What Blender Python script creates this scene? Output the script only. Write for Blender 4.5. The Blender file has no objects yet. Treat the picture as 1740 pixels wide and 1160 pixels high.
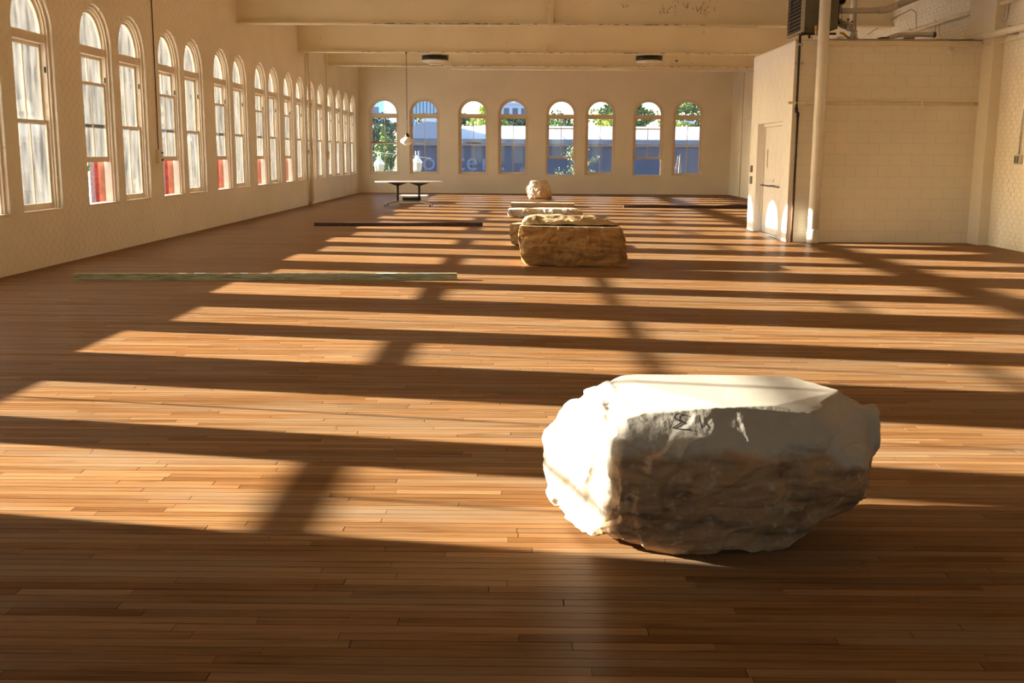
import bpy, bmesh, math, random
import numpy as np
from mathutils import Vector, Matrix, noise

random.seed(7)
rng = np.random.default_rng(11)
C = bpy.context.scene.collection
SC = bpy.context.scene

# ------------------------------------------------------------------ camera
PITCH, YAW, ROLL = math.radians(9.985), math.radians(-0.413), math.radians(0.3445)
F = 1804.5
cp, sp, cy, sy = math.cos(PITCH), math.sin(PITCH), math.cos(YAW), math.sin(YAW)
fw = Vector((sy*cp, cy*cp, -sp)); r0 = Vector((cy, -sy, 0)); u0 = r0.cross(fw)
rt = math.cos(ROLL)*r0 + math.sin(ROLL)*u0
up = -math.sin(ROLL)*r0 + math.cos(ROLL)*u0
cam = bpy.data.cameras.new('camera'); cam.sensor_width = 36; cam.lens = F/1740*36
cam.clip_end = 1000
camo = bpy.data.objects.new('camera', cam); C.objects.link(camo)
M = Matrix((( rt.x, up.x, -fw.x, 0), (rt.y, up.y, -fw.y, 0), (rt.z, up.z, -fw.z, 1.55), (0,0,0,1)))
camo.matrix_world = M
SC.camera = camo

# ------------------------------------------------------------------ sky, sun, exposure
W = bpy.data.worlds.new('world'); SC.world = W; W.use_nodes = True
nt = W.node_tree; nt.nodes.clear()
sky = nt.nodes.new('ShaderNodeTexSky'); sky.sky_type = 'NISHITA'; sky.sun_disc = False
sky.sun_elevation = math.radians(14.1); sky.sun_rotation = math.radians(-79.6)
sky.air_density = 1.0; sky.dust_density = 1.0; sky.ozone_density = 1.0
bg = nt.nodes.new('ShaderNodeBackground'); bg.inputs['Strength'].default_value = 0.5
wo = nt.nodes.new('ShaderNodeOutputWorld')
nt.links.new(sky.outputs[0], bg.inputs[0]); nt.links.new(bg.outputs[0], wo.inputs[0])
sunl = bpy.data.lights.new('sun', 'SUN'); sunl.energy = 30.0; sunl.color = (1.0, 0.89, 0.72); sunl.angle = math.radians(0.55)
suno = bpy.data.objects.new('sun', sunl); C.objects.link(suno)
SUN = Vector((1.0, -0.183, -0.256)).normalized()
suno.rotation_euler = SUN.to_track_quat('-Z', 'Y').to_euler(); suno.location = (-40, 20, 20)
SC.view_settings.view_transform = 'Standard'; SC.view_settings.look = 'None'
SC.view_settings.gamma = 1.0; SC.view_settings.use_curve_mapping = False
SC.view_settings.exposure = 0.6
cyc = SC.cycles
cyc.use_denoising = True
cyc.max_bounces = 12; cyc.diffuse_bounces = 8; cyc.glossy_bounces = 4; cyc.transmission_bounces = 8
cyc.transparent_max_bounces = 24
cyc.sample_clamp_indirect = 12; cyc.blur_glossy = 0.6; cyc.caustics_reflective = True; cyc.caustics_refractive = False

XL, XR, YN, YF, ZC = -6.47, 8.37, -7.0, 43.16, 5.7

def portal(name, loc, rot, sx, sy_):
    l = bpy.data.lights.new(name, 'AREA'); l.shape = 'RECTANGLE'; l.size = sx; l.size_y = sy_
    l.cycles.is_portal = True
    o = bpy.data.objects.new(name, l); C.objects.link(o); o.location = loc; o.rotation_euler = rot
portal('sky_portal', (XL-.75, (4.5+42.4)/2, 2.3), (0, math.radians(-90), 0), 3.3, 38)
portal('sky_portal', (.6, YN-.75, 2.3), (math.radians(90), 0, 0), 13.6, 3.3)
portal('sky_portal', (.6, YF+.75, 2.3), (math.radians(-90), 0, 0), 13.6, 3.3)

# ------------------------------------------------------------------ materials
def newmat(name):
    m = bpy.data.materials.new(name); m.use_nodes = True
    return m, m.node_tree.nodes, m.node_tree.links, m.node_tree.nodes['Principled BSDF']
def N(ns, t, **kw):
    n = ns.new(t)
    for k, v in kw.items(): setattr(n, k, v)
    return n
def ramp(ns, pts):
    r = ns.new('ShaderNodeValToRGB'); e = r.color_ramp.elements
    e[0].position, e[0].color = pts[0][0], (*pts[0][1], 1)
    e[1].position, e[1].color = pts[1][0], (*pts[1][1], 1)
    for p, c in pts[2:]:
        x = e.new(p); x.color = (*c, 1)
    return r
def simple(name, col, rough=.5, metal=0, var=.08, scale=6, bump=0, bscale=60, spec=.5):
    m, ns, ln, p = newmat(name)
    tc = N(ns, 'ShaderNodeTexCoord'); nz = N(ns, 'ShaderNodeTexNoise'); nz.inputs['Scale'].default_value = scale
    nz.inputs['Detail'].default_value = 6
    ln.new(tc.outputs['Object'], nz.inputs['Vector'])
    lo = tuple(max(0, c*(1-var)) for c in col); hi = tuple(min(1, c*(1+var)) for c in col)
    r = ramp(ns, [(.3, lo), (.7, hi)]); ln.new(nz.outputs[0], r.inputs[0]); ln.new(r.outputs[0], p.inputs['Base Color'])
    p.inputs['Roughness'].default_value = rough; p.inputs['Metallic'].default_value = metal
    p.inputs['Specular IOR Level'].default_value = spec
    if bump:
        n2 = N(ns, 'ShaderNodeTexNoise'); n2.inputs['Scale'].default_value = bscale; n2.inputs['Detail'].default_value = 5
        ln.new(tc.outputs['Object'], n2.inputs['Vector'])
        b = N(ns, 'ShaderNodeBump'); b.inputs['Strength'].default_value = bump; b.inputs['Distance'].default_value = .01
        ln.new(n2.outputs[0], b.inputs['Height']); ln.new(b.outputs[0], p.inputs['Normal'])
    return m

def plaster(name, col, dirt=(.30,.24,.16), bump=.25):
    """painted masonry: world-space noise so separate bricks share one wall's wear"""
    m, ns, ln, p = newmat(name)
    g = N(ns, 'ShaderNodeNewGeometry')
    n1 = N(ns, 'ShaderNodeTexNoise'); n1.inputs['Scale'].default_value = .8; n1.inputs['Detail'].default_value = 6
    n2 = N(ns, 'ShaderNodeTexNoise'); n2.inputs['Scale'].default_value = 9; n2.inputs['Detail'].default_value = 8
    n3 = N(ns, 'ShaderNodeTexNoise'); n3.inputs['Scale'].default_value = 55; n3.inputs['Detail'].default_value = 4
    for n in (n1, n2, n3): ln.new(g.outputs['Position'], n.inputs['Vector'])
    r1 = ramp(ns, [(.3, tuple(c*.9 for c in col)), (.7, col)]); ln.new(n1.outputs[0], r1.inputs[0])
    r2 = ramp(ns, [(.70, (0,0,0)), (.82, (.7,.7,.7))]); ln.new(n2.outputs[0], r2.inputs[0])
    mx = N(ns, 'ShaderNodeMix', data_type='RGBA'); ln.new(r2.outputs[0], mx.inputs[0]); ln.new(r1.outputs[0], mx.inputs[6])
    mx.inputs[7].default_value = (*dirt, 1); ln.new(mx.outputs[2], p.inputs['Base Color'])
    p.inputs['Roughness'].default_value = .55; p.inputs['Specular IOR Level'].default_value = .3
    b = N(ns, 'ShaderNodeBump'); b.inputs['Strength'].default_value = bump; b.inputs['Distance'].default_value = .006
    ad = N(ns, 'ShaderNodeMath', operation='ADD'); ln.new(n2.outputs[0], ad.inputs[0]); ln.new(n3.outputs[0], ad.inputs[1])
    ln.new(ad.outputs[0], b.inputs['Height']); ln.new(b.outputs[0], p.inputs['Normal'])
    return m

def woodfloor():
    m, ns, ln, p = newmat('oiled_maple_plank')
    at = N(ns, 'ShaderNodeAttribute', attribute_name='tone')
    g = N(ns, 'ShaderNodeNewGeometry')
    mp = N(ns, 'ShaderNodeMapping'); mp.inputs['Scale'].default_value = (1.3, 34, 34)
    ln.new(g.outputs['Position'], mp.inputs['Vector'])
    off = N(ns, 'ShaderNodeVectorMath', operation='MULTIPLY_ADD'); off.inputs[1].default_value = (37, 91, 17)
    ln.new(at.outputs['Color'], off.inputs[0]); ln.new(mp.outputs[0], off.inputs[2])
    gr = N(ns, 'ShaderNodeTexNoise'); gr.inputs['Scale'].default_value = 1.6; gr.inputs['Detail'].default_value = 9; gr.inputs['Roughness'].default_value = .68
    ln.new(off.outputs[0], gr.inputs['Vector'])
    sep = N(ns, 'ShaderNodeSeparateColor'); ln.new(at.outputs['Color'], sep.inputs[0])
    base = ramp(ns, [(0, (.185,.086,.032)), (.3, (.235,.118,.047)), (.7, (.275,.146,.061)), (1, (.33,.19,.09))])
    ln.new(sep.outputs[0], base.inputs[0])
    grr = ramp(ns, [(.25, (.42,.38,.34)), (.48, (.92,.9,.88)), (.75, (1.30,1.27,1.2))]); ln.new(gr.outputs[0], grr.inputs[0])
    mul = N(ns, 'ShaderNodeMix', data_type='RGBA', blend_type='MULTIPLY'); mul.inputs[0].default_value = 1; mul.clamp_result = False
    ln.new(base.outputs[0], mul.inputs[6]); ln.new(grr.outputs[0], mul.inputs[7])
    # grey traffic wear in long streaks
    mp2 = N(ns, 'ShaderNodeMapping'); mp2.inputs['Scale'].default_value = (.55, 3.2, 1); ln.new(g.outputs['Position'], mp2.inputs['Vector'])
    w = N(ns, 'ShaderNodeTexNoise'); w.inputs['Scale'].default_value = 1.1; w.inputs['Detail'].default_value = 8; w.inputs['Roughness'].default_value = .65
    ln.new(mp2.outputs[0], w.inputs['Vector'])
    wr = ramp(ns, [(.46, (0,0,0)), (.68, (.72,.72,.72))]); ln.new(w.outputs[0], wr.inputs[0])
    mx = N(ns, 'ShaderNodeMix', data_type='RGBA'); ln.new(wr.outputs[0], mx.inputs[0]); ln.new(mul.outputs[2], mx.inputs[6])
    mx.inputs[7].default_value = (.26, .19, .12, 1)
    # dark stains and knots
    mp3 = N(ns, 'ShaderNodeMapping'); mp3.inputs['Scale'].default_value = (1.6, 13, 1); ln.new(g.outputs['Position'], mp3.inputs['Vector'])
    k = N(ns, 'ShaderNodeTexNoise'); k.inputs['Scale'].default_value = 1.0; k.inputs['Detail'].default_value = 5
    ln.new(mp3.outputs[0], k.inputs['Vector'])
    kr = ramp(ns, [(.66, (0,0,0)), (.78, (.8,.8,.8))]); ln.new(k.outputs[0], kr.inputs[0])
    mx2 = N(ns, 'ShaderNodeMix', data_type='RGBA'); ln.new(kr.outputs[0], mx2.inputs[0]); ln.new(mx.outputs[2], mx2.inputs[6])
    mx2.inputs[7].default_value = (.055, .03, .015, 1)
    ln.new(mx2.outputs[2], p.inputs['Base Color'])
    rr = N(ns, 'ShaderNodeMapRange'); rr.inputs[3].default_value = .30; rr.inputs[4].default_value = .50
    ln.new(w.outputs[0], rr.inputs[0]); ln.new(rr.outputs[0], p.inputs['Roughness'])
    p.inputs['Specular IOR Level'].default_value = .05; p.inputs['Anisotropic'].default_value = .78
    tg = N(ns, 'ShaderNodeCombineXYZ'); tg.inputs[1].default_value = 1.0; ln.new(tg.outputs[0], p.inputs['Tangent'])
    b = N(ns, 'ShaderNodeBump'); b.inputs['Strength'].default_value = .3; b.inputs['Distance'].default_value = .002
    ln.new(gr.outputs[0], b.inputs['Height']); ln.new(b.outputs[0], p.inputs['Normal'])
    return m

def stone(name, pale, tan, dark, z0=.2, z1=.6, amt=.8, flip=1, scale=3.0):
    """limestone: pale where the rock is fresh, ochre and umber weathering in bands and patches, some shade painted in with it"""
    m, ns, ln, p = newmat(name)
    tc = N(ns, 'ShaderNodeTexCoord'); O = tc.outputs['Object']
    nd = N(ns, 'ShaderNodeTexNoise'); nd.inputs['Scale'].default_value = scale; nd.inputs['Detail'].default_value = 10; nd.inputs['Roughness'].default_value = .62
    nf = N(ns, 'ShaderNodeTexNoise'); nf.inputs['Scale'].default_value = scale*7; nf.inputs['Detail'].default_value = 8
    mp = N(ns, 'ShaderNodeMapping'); mp.inputs['Scale'].default_value = (1.2, 1.2, 5)
    ns_ = N(ns, 'ShaderNodeTexNoise'); ns_.inputs['Scale'].default_value = scale; ns_.inputs['Detail'].default_value = 8; ns_.inputs['Distortion'].default_value = .6
    ln.new(O, nd.inputs['Vector']); ln.new(O, nf.inputs['Vector']); ln.new(O, mp.inputs['Vector']); ln.new(mp.outputs[0], ns_.inputs['Vector'])
    at = N(ns, 'ShaderNodeAttribute', attribute_name='stain_shade')
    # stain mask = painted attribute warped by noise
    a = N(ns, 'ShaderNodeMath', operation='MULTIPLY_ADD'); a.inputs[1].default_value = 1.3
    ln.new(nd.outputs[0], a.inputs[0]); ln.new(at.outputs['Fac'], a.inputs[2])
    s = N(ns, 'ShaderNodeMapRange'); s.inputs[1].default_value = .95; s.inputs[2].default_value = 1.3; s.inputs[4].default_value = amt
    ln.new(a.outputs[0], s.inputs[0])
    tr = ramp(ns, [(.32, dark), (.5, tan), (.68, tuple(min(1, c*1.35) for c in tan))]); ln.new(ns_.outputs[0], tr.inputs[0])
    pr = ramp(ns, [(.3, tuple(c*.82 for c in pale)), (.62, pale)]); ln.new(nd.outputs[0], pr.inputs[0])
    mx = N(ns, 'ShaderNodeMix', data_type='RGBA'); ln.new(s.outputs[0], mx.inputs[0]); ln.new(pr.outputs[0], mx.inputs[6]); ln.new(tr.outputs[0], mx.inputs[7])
    # fine pale veins and dust
    v = ramp(ns, [(.56, (0,0,0)), (.68, (.5,.5,.5))]); ln.new(nf.outputs[0], v.inputs[0])
    mx2 = N(ns, 'ShaderNodeMix', data_type='RGBA'); ln.new(v.outputs[0], mx2.inputs[0]); ln.new(mx.outputs[2], mx2.inputs[6]); mx2.inputs[7].default_value = (*pale, 1)
    ln.new(mx2.outputs[2], p.inputs['Base Color'])
    p.inputs['Roughness'].default_value = .78; p.inputs['Specular IOR Level'].default_value = .3
    ro = N(ns, 'ShaderNodeAttribute', attribute_name='sawn')
    st = N(ns, 'ShaderNodeMapRange'); st.inputs[3].default_value = .55; st.inputs[4].default_value = .04
    ln.new(ro.outputs['Fac'], st.inputs[0])
    b = N(ns, 'ShaderNodeBump'); b.inputs['Distance'].default_value = .022
    ln.new(st.outputs[0], b.inputs['Strength'])
    ad = N(ns, 'ShaderNodeMath', operation='MULTIPLY_ADD'); ad.inputs[1].default_value = .35
    ln.new(nf.outputs[0], ad.inputs[0]); ln.new(nd.outputs[0], ad.inputs[2]); ln.new(ad.outputs[0], b.inputs['Height'])
    ln.new(b.outputs[0], p.inputs['Normal'])
    return m

def dirtyglass(name, dirt=.12, tint=(.97,.985,1)):
    m = bpy.data.materials.new(name); m.use_nodes = True; ns, ln = m.node_tree.nodes, m.node_tree.links; ns.clear()
    out = N(ns, 'ShaderNodeOutputMaterial'); tr = N(ns, 'ShaderNodeBsdfTransparent'); tr.inputs[0].default_value = (*tint, 1)
    gl = N(ns, 'ShaderNodeBsdfGlossy'); gl.inputs['Roughness'].default_value = .03
    fr = N(ns, 'ShaderNodeFresnel'); fr.inputs[0].default_value = 1.45
    mx = N(ns, 'ShaderNodeMixShader'); ln.new(fr.outputs[0], mx.inputs[0]); ln.new(tr.outputs[0], mx.inputs[1]); ln.new(gl.outputs[0], mx.inputs[2])
    tl = N(ns, 'ShaderNodeBsdfTranslucent'); tl.inputs[0].default_value = (.8,.8,.78,1)
    g = N(ns, 'ShaderNodeNewGeometry'); mp = N(ns, 'ShaderNodeMapping'); mp.inputs['Scale'].default_value = (5, 5, 1.1)
    nz = N(ns, 'ShaderNodeTexNoise'); nz.inputs['Scale'].default_value = 1.6; nz.inputs['Detail'].default_value = 5
    ln.new(g.outputs['Position'], mp.inputs['Vector']); ln.new(mp.outputs[0], nz.inputs['Vector'])
    mr = N(ns, 'ShaderNodeMapRange'); mr.inputs[1].default_value = .3; mr.inputs[2].default_value = .7
    mr.inputs[3].default_value = dirt*.35; mr.inputs[4].default_value = dirt*1.7
    ln.new(nz.outputs[0], mr.inputs[0])
    m2 = N(ns, 'ShaderNodeMixShader'); ln.new(mr.outputs[0], m2.inputs[0]); ln.new(mx.outputs[0], m2.inputs[1]); ln.new(tl.outputs[0], m2.inputs[2])
    ln.new(m2.outputs[0], out.inputs[0])
    return m

WALLC = (.86, .79, .64)
M_wall = plaster('cream_painted_brick', WALLC)
M_block = plaster('cream_painted_block', (.86,.80,.67), bump=.35)
M_joint = plaster('dirty_painted_joint', (.76,.69,.55), bump=.1)  # cream paint dulled by dirt in the joints
M_white = plaster('white_painted_block', (.86,.84,.79), bump=.3)
M_ceil = plaster('cream_ceiling_paint', (.86,.79,.62), bump=.1)
M_beam = plaster('cream_beam_paint', (.85,.77,.57), dirt=(.28,.2,.12), bump=.05)
M_floor = woodfloor()
M_gap = simple('dark_floor_joint', (.022,.012,.006), .9)
M_frame = simple('painted_window_wood', (.74,.64,.50), .45, var=.05, bump=.1)
M_glassL = dirtyglass('sunlit_dusty_glass', .018)
M_glassF = dirtyglass('clear_window_glass', .012)
M_brick = simple('red_facing_brick', (.22,.03,.018), .85, var=.35, scale=9, bump=.4)
M_mould = simple('weathered_terracotta_wood', (.36,.13,.07), .8, var=.2, scale=12, bump=.3)
M_gstone = simple('rough_grey_stone', (.22,.18,.18), .9, var=.2, scale=20, bump=.6)
M_pipe = simple('white_painted_pipe', (.80,.76,.66), .4, var=.05)
M_cream = simple('cream_painted_metal', (.76,.67,.48), .45, var=.06)
M_dark = simple('black_metal', (.012,.011,.010), .45, var=.2)
M_bronze = simple('dark_bronze_metal', (.035,.028,.022), .4, .3, var=.2)
M_rustp = simple('rusted_brown_pipe', (.10,.045,.02), .75, var=.4, scale=20)
M_steel = simple('galvanised_steel', (.55,.54,.50), .35, .8, var=.15)
M_olive = simple('olive_grey_enamel', (.13,.125,.085), .45, var=.05)
M_yellow = simple('yellow_hose', (.62,.36,.03), .5)
M_red = simple('red_valve_paint', (.35,.02,.015), .5)
M_door = simple('white_painted_door', (.80,.77,.72), .4, var=.04)
M_plate = simple('grey_switch_plate', (.16,.14,.12), .4, .4)
M_tabletop = simple('pale_laminate', (.78,.74,.68), .3, var=.02)
M_alu = simple('cast_aluminium', (.52,.50,.45), .35, .6)
M_opal = simple('opal_glass_shade', (.80,.76,.68), .25, var=.04)
M_scrap = simple('raw_brown_wood', (.24,.11,.045), .8, var=.3, scale=14)
M_rusty = simple('rusty_dark_timber', (.055,.022,.012), .6, var=.6, scale=12, bump=.6, bscale=20)
M_blockseam = simple('brown_mortar', (.35,.29,.2), .9)  # plain brown mortar colour
M_duct = simple('bright_spiral_duct', (.72,.70,.64), .3, .5)

# ------------------------------------------------------------------ mesh helpers
def link(name, bm_or_me, mat, parent=None, label=None, cat=None, group=None, kind=None, smooth=False):
    if isinstance(bm_or_me, bmesh.types.BMesh):
        me = bpy.data.meshes.new(name); bmesh.ops.recalc_face_normals(bm_or_me, faces=bm_or_me.faces); bm_or_me.to_mesh(me); bm_or_me.free()
    else: me = bm_or_me
    if mat and not me.materials: me.materials.append(mat)
    if smooth:
        for p in me.polygons: p.use_smooth = True
    o = bpy.data.objects.new(name, me); C.objects.link(o)
    if parent: o.parent = parent
    tag(o, label, cat, group, kind)
    return o
def tag(o, label=None, cat=None, group=None, kind=None):
    if label: o['label'] = label
    if cat: o['category'] = cat
    if group: o['group'] = group
    if kind: o['kind'] = kind
    return o
def empty(name, loc, label, cat, group=None, kind=None, rz=0):
    o = bpy.data.objects.new(name, None); C.objects.link(o); o.location = loc; o.rotation_euler = (0,0,rz)
    o.empty_display_size = .1
    return tag(o, label, cat, group, kind)
def clone(o, parent=None):
    c = o.copy(); C.objects.link(c)
    if parent is not None: c.parent = parent
    for ch in list(o.children): clone(ch, c)
    return c
def box(bm, x0, x1, y0, y1, z0, z1, bev=0):
    r = bmesh.ops.create_cube(bm, size=1)['verts']
    for v in r: v.co = Vector((x0+(v.co.x+.5)*(x1-x0), y0+(v.co.y+.5)*(y1-y0), z0+(v.co.z+.5)*(z1-z0)))
    if bev:
        es = list({e for v in r for e in v.link_edges})
        bmesh.ops.bevel(bm, geom=es, offset=bev, segments=1, affect='EDGES')
    return r
def bmbox(*a, bev=0):
    bm = bmesh.new(); box(bm, *a, bev=bev); return bm
def tube(bm, pts, r, n=12, cap=True):
    pts = [Vector(p) for p in pts]; rs = r if isinstance(r, (list, tuple)) else [r]*len(pts)
    rings = []; prev = None
    for i, p in enumerate(pts):
        d = (pts[min(i+1, len(pts)-1)] - pts[max(i-1, 0)]).normalized()
        a = prev if prev is not None else (Vector((0,0,1)) if abs(d.z) < .9 else Vector((1,0,0)))
        u = (a - d*a.dot(d)).normalized(); w = d.cross(u); prev = u
        rings.append([bm.verts.new(p + (u*math.cos(2*math.pi*k/n) + w*math.sin(2*math.pi*k/n))*rs[i]) for k in range(n)])
    for A, B in zip(rings, rings[1:]):
        for k in range(n):
            f = bm.faces.new((A[k], A[(k+1) % n], B[(k+1) % n], B[k])); f.smooth = True
    if cap: bm.faces.new(rings[0]); bm.faces.new(rings[-1])
def mtube(pts, r, n=12):
    bm = bmesh.new(); tube(bm, pts, r, n); return bm
def lathe(bm, prof, c=(0,0,0), n=32, sm=True):
    rings = []
    for r, z in prof:
        rings.append([bm.verts.new((c[0]+max(r,1e-4)*math.cos(2*math.pi*k/n), c[1]+max(r,1e-4)*math.sin(2*math.pi*k/n), c[2]+z)) for k in range(n)])
    for A, B in zip(rings, rings[1:]):
        for k in range(n):
            f = bm.faces.new((A[k], A[(k+1) % n], B[(k+1) % n], B[k])); f.smooth = sm
    bm.faces.new(rings[0]); bm.faces.new(rings[-1])
def boxes_mesh(name, A):
    """A: (n,6) x0,x1,y0,y1,z0,z1 -> one mesh"""
    A = np.asarray(A, float); n = len(A)
    ix = np.array([[0,2,4],[1,2,4],[1,3,4],[0,3,4],[0,2,5],[1,2,5],[1,3,5],[0,3,5]])
    V = A[:, ix].reshape(-1, 3)
    f = np.array([[0,3,2,1],[4,5,6,7],[0,1,5,4],[1,2,6,5],[2,3,7,6],[3,0,4,7]])
    Fc = (f[None] + 8*np.arange(n)[:, None, None]).reshape(-1, 4)
    me = bpy.data.meshes.new(name)
    me.vertices.add(len(V)); me.vertices.foreach_set('co', V.ravel())
    me.loops.add(Fc.size); me.loops.foreach_set('vertex_index', Fc.ravel().astype(np.int32))
    me.polygons.add(len(Fc)); me.polygons.foreach_set('loop_start', (np.arange(len(Fc))*4).astype(np.int32))
    me.polygons.foreach_set('use_smooth', np.zeros(len(Fc), bool))
    me.update(calc_edges=True)
    return me

# ------------------------------------------------------------------ floor of narrow boards
floor = link('floor', bmbox(XL-.3, XR+.3, YN-.2, YF+.3, -.25, -.013), M_gap, kind='structure',
             label='long worn oiled hardwood strip floor crossed by bands of low sunlight', cat='floor')
pitch = .0558; gap = .0032
near, rest, ntone, rtone = [], [], [], []
y = YN; row = 0
while y < YF:
    y1 = min(y + pitch, YF); x = XL - random.uniform(0, 1.2)
    while x < XR:
        L = random.choice([.45,.6,.75,.9,1.1,1.3,1.6,1.9,2.3])*random.uniform(.9, 1.1)
        a, b = max(x, XL), min(x + L, XR)
        if b - a > .02:
            dz = random.uniform(-.0006, .0003)
            eg = random.choice((.0008,.0008,.0014,.0022)); q = (a+eg, b-eg, y+gap/2, y1-gap/2, -.02, dz)
            t = (random.random(), random.random(), random.random())
            hw = .53*y + .15
            if y > 2.7 and b > -hw and a < hw and len(near) < 300: near.append(q); ntone.append(t)
            else: rest.append(q); rtone.append(t)
        x += L
    y += pitch; row += 1
def tone_attr(me, tones):
    at = me.color_attributes.new('tone', 'FLOAT_COLOR', 'POINT')
    T = np.repeat(np.c_[np.asarray(tones), np.ones(len(tones))], 8, axis=0)
    at.data.foreach_set('color', T.ravel().astype(np.float32))
me = boxes_mesh('planking', rest); tone_attr(me, rtone); link('planking', me, M_floor, floor, kind='stuff')
for q, t in zip(near, ntone):
    me = boxes_mesh('plank', [q]); tone_attr(me, [t]); link('plank', me, M_floor, floor)

# ------------------------------------------------------------------ walls with arched openings
HW, ZS, ZA = .605, .74, 3.14     # opening half width, sill, spring line
def arched_wall(bm, u0, u1, zt, w0, w1, cs, hw, zs=ZS, za=ZA, n=18, z0=-.25):
    """wall slab in (u, w, z); cs are window centres; returns verts in local x=u, y=w"""
    def prism(poly):
        a = [bm.verts.new((p[0], w0, p[1])) for p in poly]; b = [bm.verts.new((p[0], w1, p[1])) for p in poly]
        k = len(poly)
        bm.faces.new(a); bm.faces.new(b[::-1])
        for i in range(k): bm.faces.new((a[i], b[i], b[(i+1) % k], a[(i+1) % k]))
    cs = sorted(cs); edges = [u0] + [e for c in cs for e in (c-hw, c+hw)] + [u1]
    for i in range(0, len(edges), 2): prism([(edges[i], z0), (edges[i+1], z0), (edges[i+1], zt), (edges[i], zt)])
    for c in cs:
        prism([(c-hw, z0), (c+hw, z0), (c+hw, zs), (c-hw, zs)])
        pts = [(c-hw*math.cos(math.pi*k/n), za+hw*math.sin(math.pi*k/n)) for k in range(n+1)]
        for k in range(n):
            p, q = pts[k], pts[k+1]
            prism([p, q, (q[0], zt), (p[0], zt)])
def courses(u0, u1, z0, z1, cs, hw, bl=.215, bh=.075, j=.010, holes=()):
    """running-bond bricks as (u0,u1,z0,z1,full?)"""
    out = []; r = 0; z = z0
    while z < z1 - .02:
        zt = min(z + bh - j, z1); zm = (z + zt)/2
        cuts = []
        for c in cs:
            if zt < ZS: continue
            if zm <= ZA: cuts.append((c-hw, c+hw))
            elif zm < ZA + hw + .0: 
                h = hw; d = math.sqrt(max(0, h*h - (zm-ZA)**2)); cuts.append((c-d-.01, c+d+.01))
        for (a, b, c0, c1) in holes:
            if zt > c0 and z < c1: cuts.append((a, b))
        u = u0 - (bl/2 if r % 2 else 0) - bl*.1*(r % 3)
        while u < u1:
            segs = [(max(u, u0), min(u + bl - j, u1))]
            for (ca, cb) in cuts:
                ns_ = []
                for a, b in segs:
                    if cb <= a or ca >= b: ns_.append((a, b)); continue
                    if ca > a: ns_.append((a, ca))
                    if cb < b: ns_.append((cb, b))
                segs = ns_
            for a, b in segs:
                if b - a > .012: out.append((a, b, z, zt, abs((b-a)-(bl-j)) < 1e-6 and abs(zt-z-(bh-j)) < 1e-6))
            u += bl
        z += bh; r += 1
    return out

LW = [5.72,7.25,9.28,10.87,12.89,14.48,16.62,18.13,20.03,21.50,23.50,25.00,27.00,28.42,30.20,31.77,33.37,35.02,36.82,38.42,40.03,41.63]
LRAISED = {5.72,9.28,12.89,16.62,20.03,23.50,27.00,30.20}
FW = [-5.47,-3.85,-1.90,-.31,1.60,3.17,5.07,6.65]
FRAISED = {1.60,5.07}

def layered_wall(name, u0, u1, cs, loc, rz, label, nearpick, depth_bricks=True):
    """inner cream leaf, red brick facing and grey stone outside; local x=u, y outward"""
    bm = bmesh.new(); arched_wall(bm, u0, u1, ZC+.1, 0, .19, cs, HW)
    wl = link(name, bm, M_wall, kind='structure', label=label, cat='wall'); wl.location = loc; wl.rotation_euler = (0,0,rz)
    bm = bmesh.new(); arched_wall(bm, u0, u1, ZC+.1, .19, .37, cs, .575, zs=.72)
    link('brick_facing', bm, M_brick, wl)
    bm = bmesh.new(); arched_wall(bm, u0, u1, ZC+.1, .37, .47, cs, .64, zs=.68)
    link('stone_facing', bm, M_gstone, wl)
    # exterior brick courses showing in the window reveals
    rows = []
    for c in cs:
        for s in (-1, 1):
            z = ZS
            while z < ZA-.05:
                a, b = (c-.575, c-.565) if s < 0 else (c+.565, c+.575)
                rows.append((a, b, .305, .365, z, z+.064)); z += .075
    link('reveal_brickwork', boxes_mesh('reveal_brickwork', rows), M_brick, wl, kind='stuff')
    B = courses(u0, u1, 0.0, ZC, cs, HW)
    full = boxes_mesh('brick', [(0, .205, -.0035, .004, 0, .065)]); full.materials.append(M_wall)
    cand = sorted([b for b in B if b[4] and nearpick(b)], key=lambda b: nearpick(b))[:300]
    cs_ = set(id(b) for b in cand)
    for b in cand:
        o = bpy.data.objects.new('brick', full); C.objects.link(o); o.parent = wl; o.location = (b[0], 0, b[2])
    restb = [(b[0], b[1], -.0035+random.uniform(-.0010, .0012), .004, b[2], b[3]) for b in B if id(b) not in cs_]
    link('brickwork', boxes_mesh('brickwork', restb), M_wall, wl, kind='stuff')
    return wl
# left wall: local x -> +Y, local y -> -X
wall_left = layered_wall('wall_left', YN, YF+.6, LW, (XL, 0, 0), math.radians(90),
    'long cream painted brick wall on the left, pierced by a row of arched windows',
    lambda b: (b[0] if b[0] > 13.6 and b[2] < 3.9 else None))
# far wall: local x -> +X, y -> +Y
wall_far = layered_wall('wall_far', XL, XR, FW, (0, YF, 0), 0,
    'cream painted brick end wall with four pairs of arched windows',
    lambda b: (abs(b[0]-1)+abs(b[2]-.5) if b[2] < .72 else None))
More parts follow.
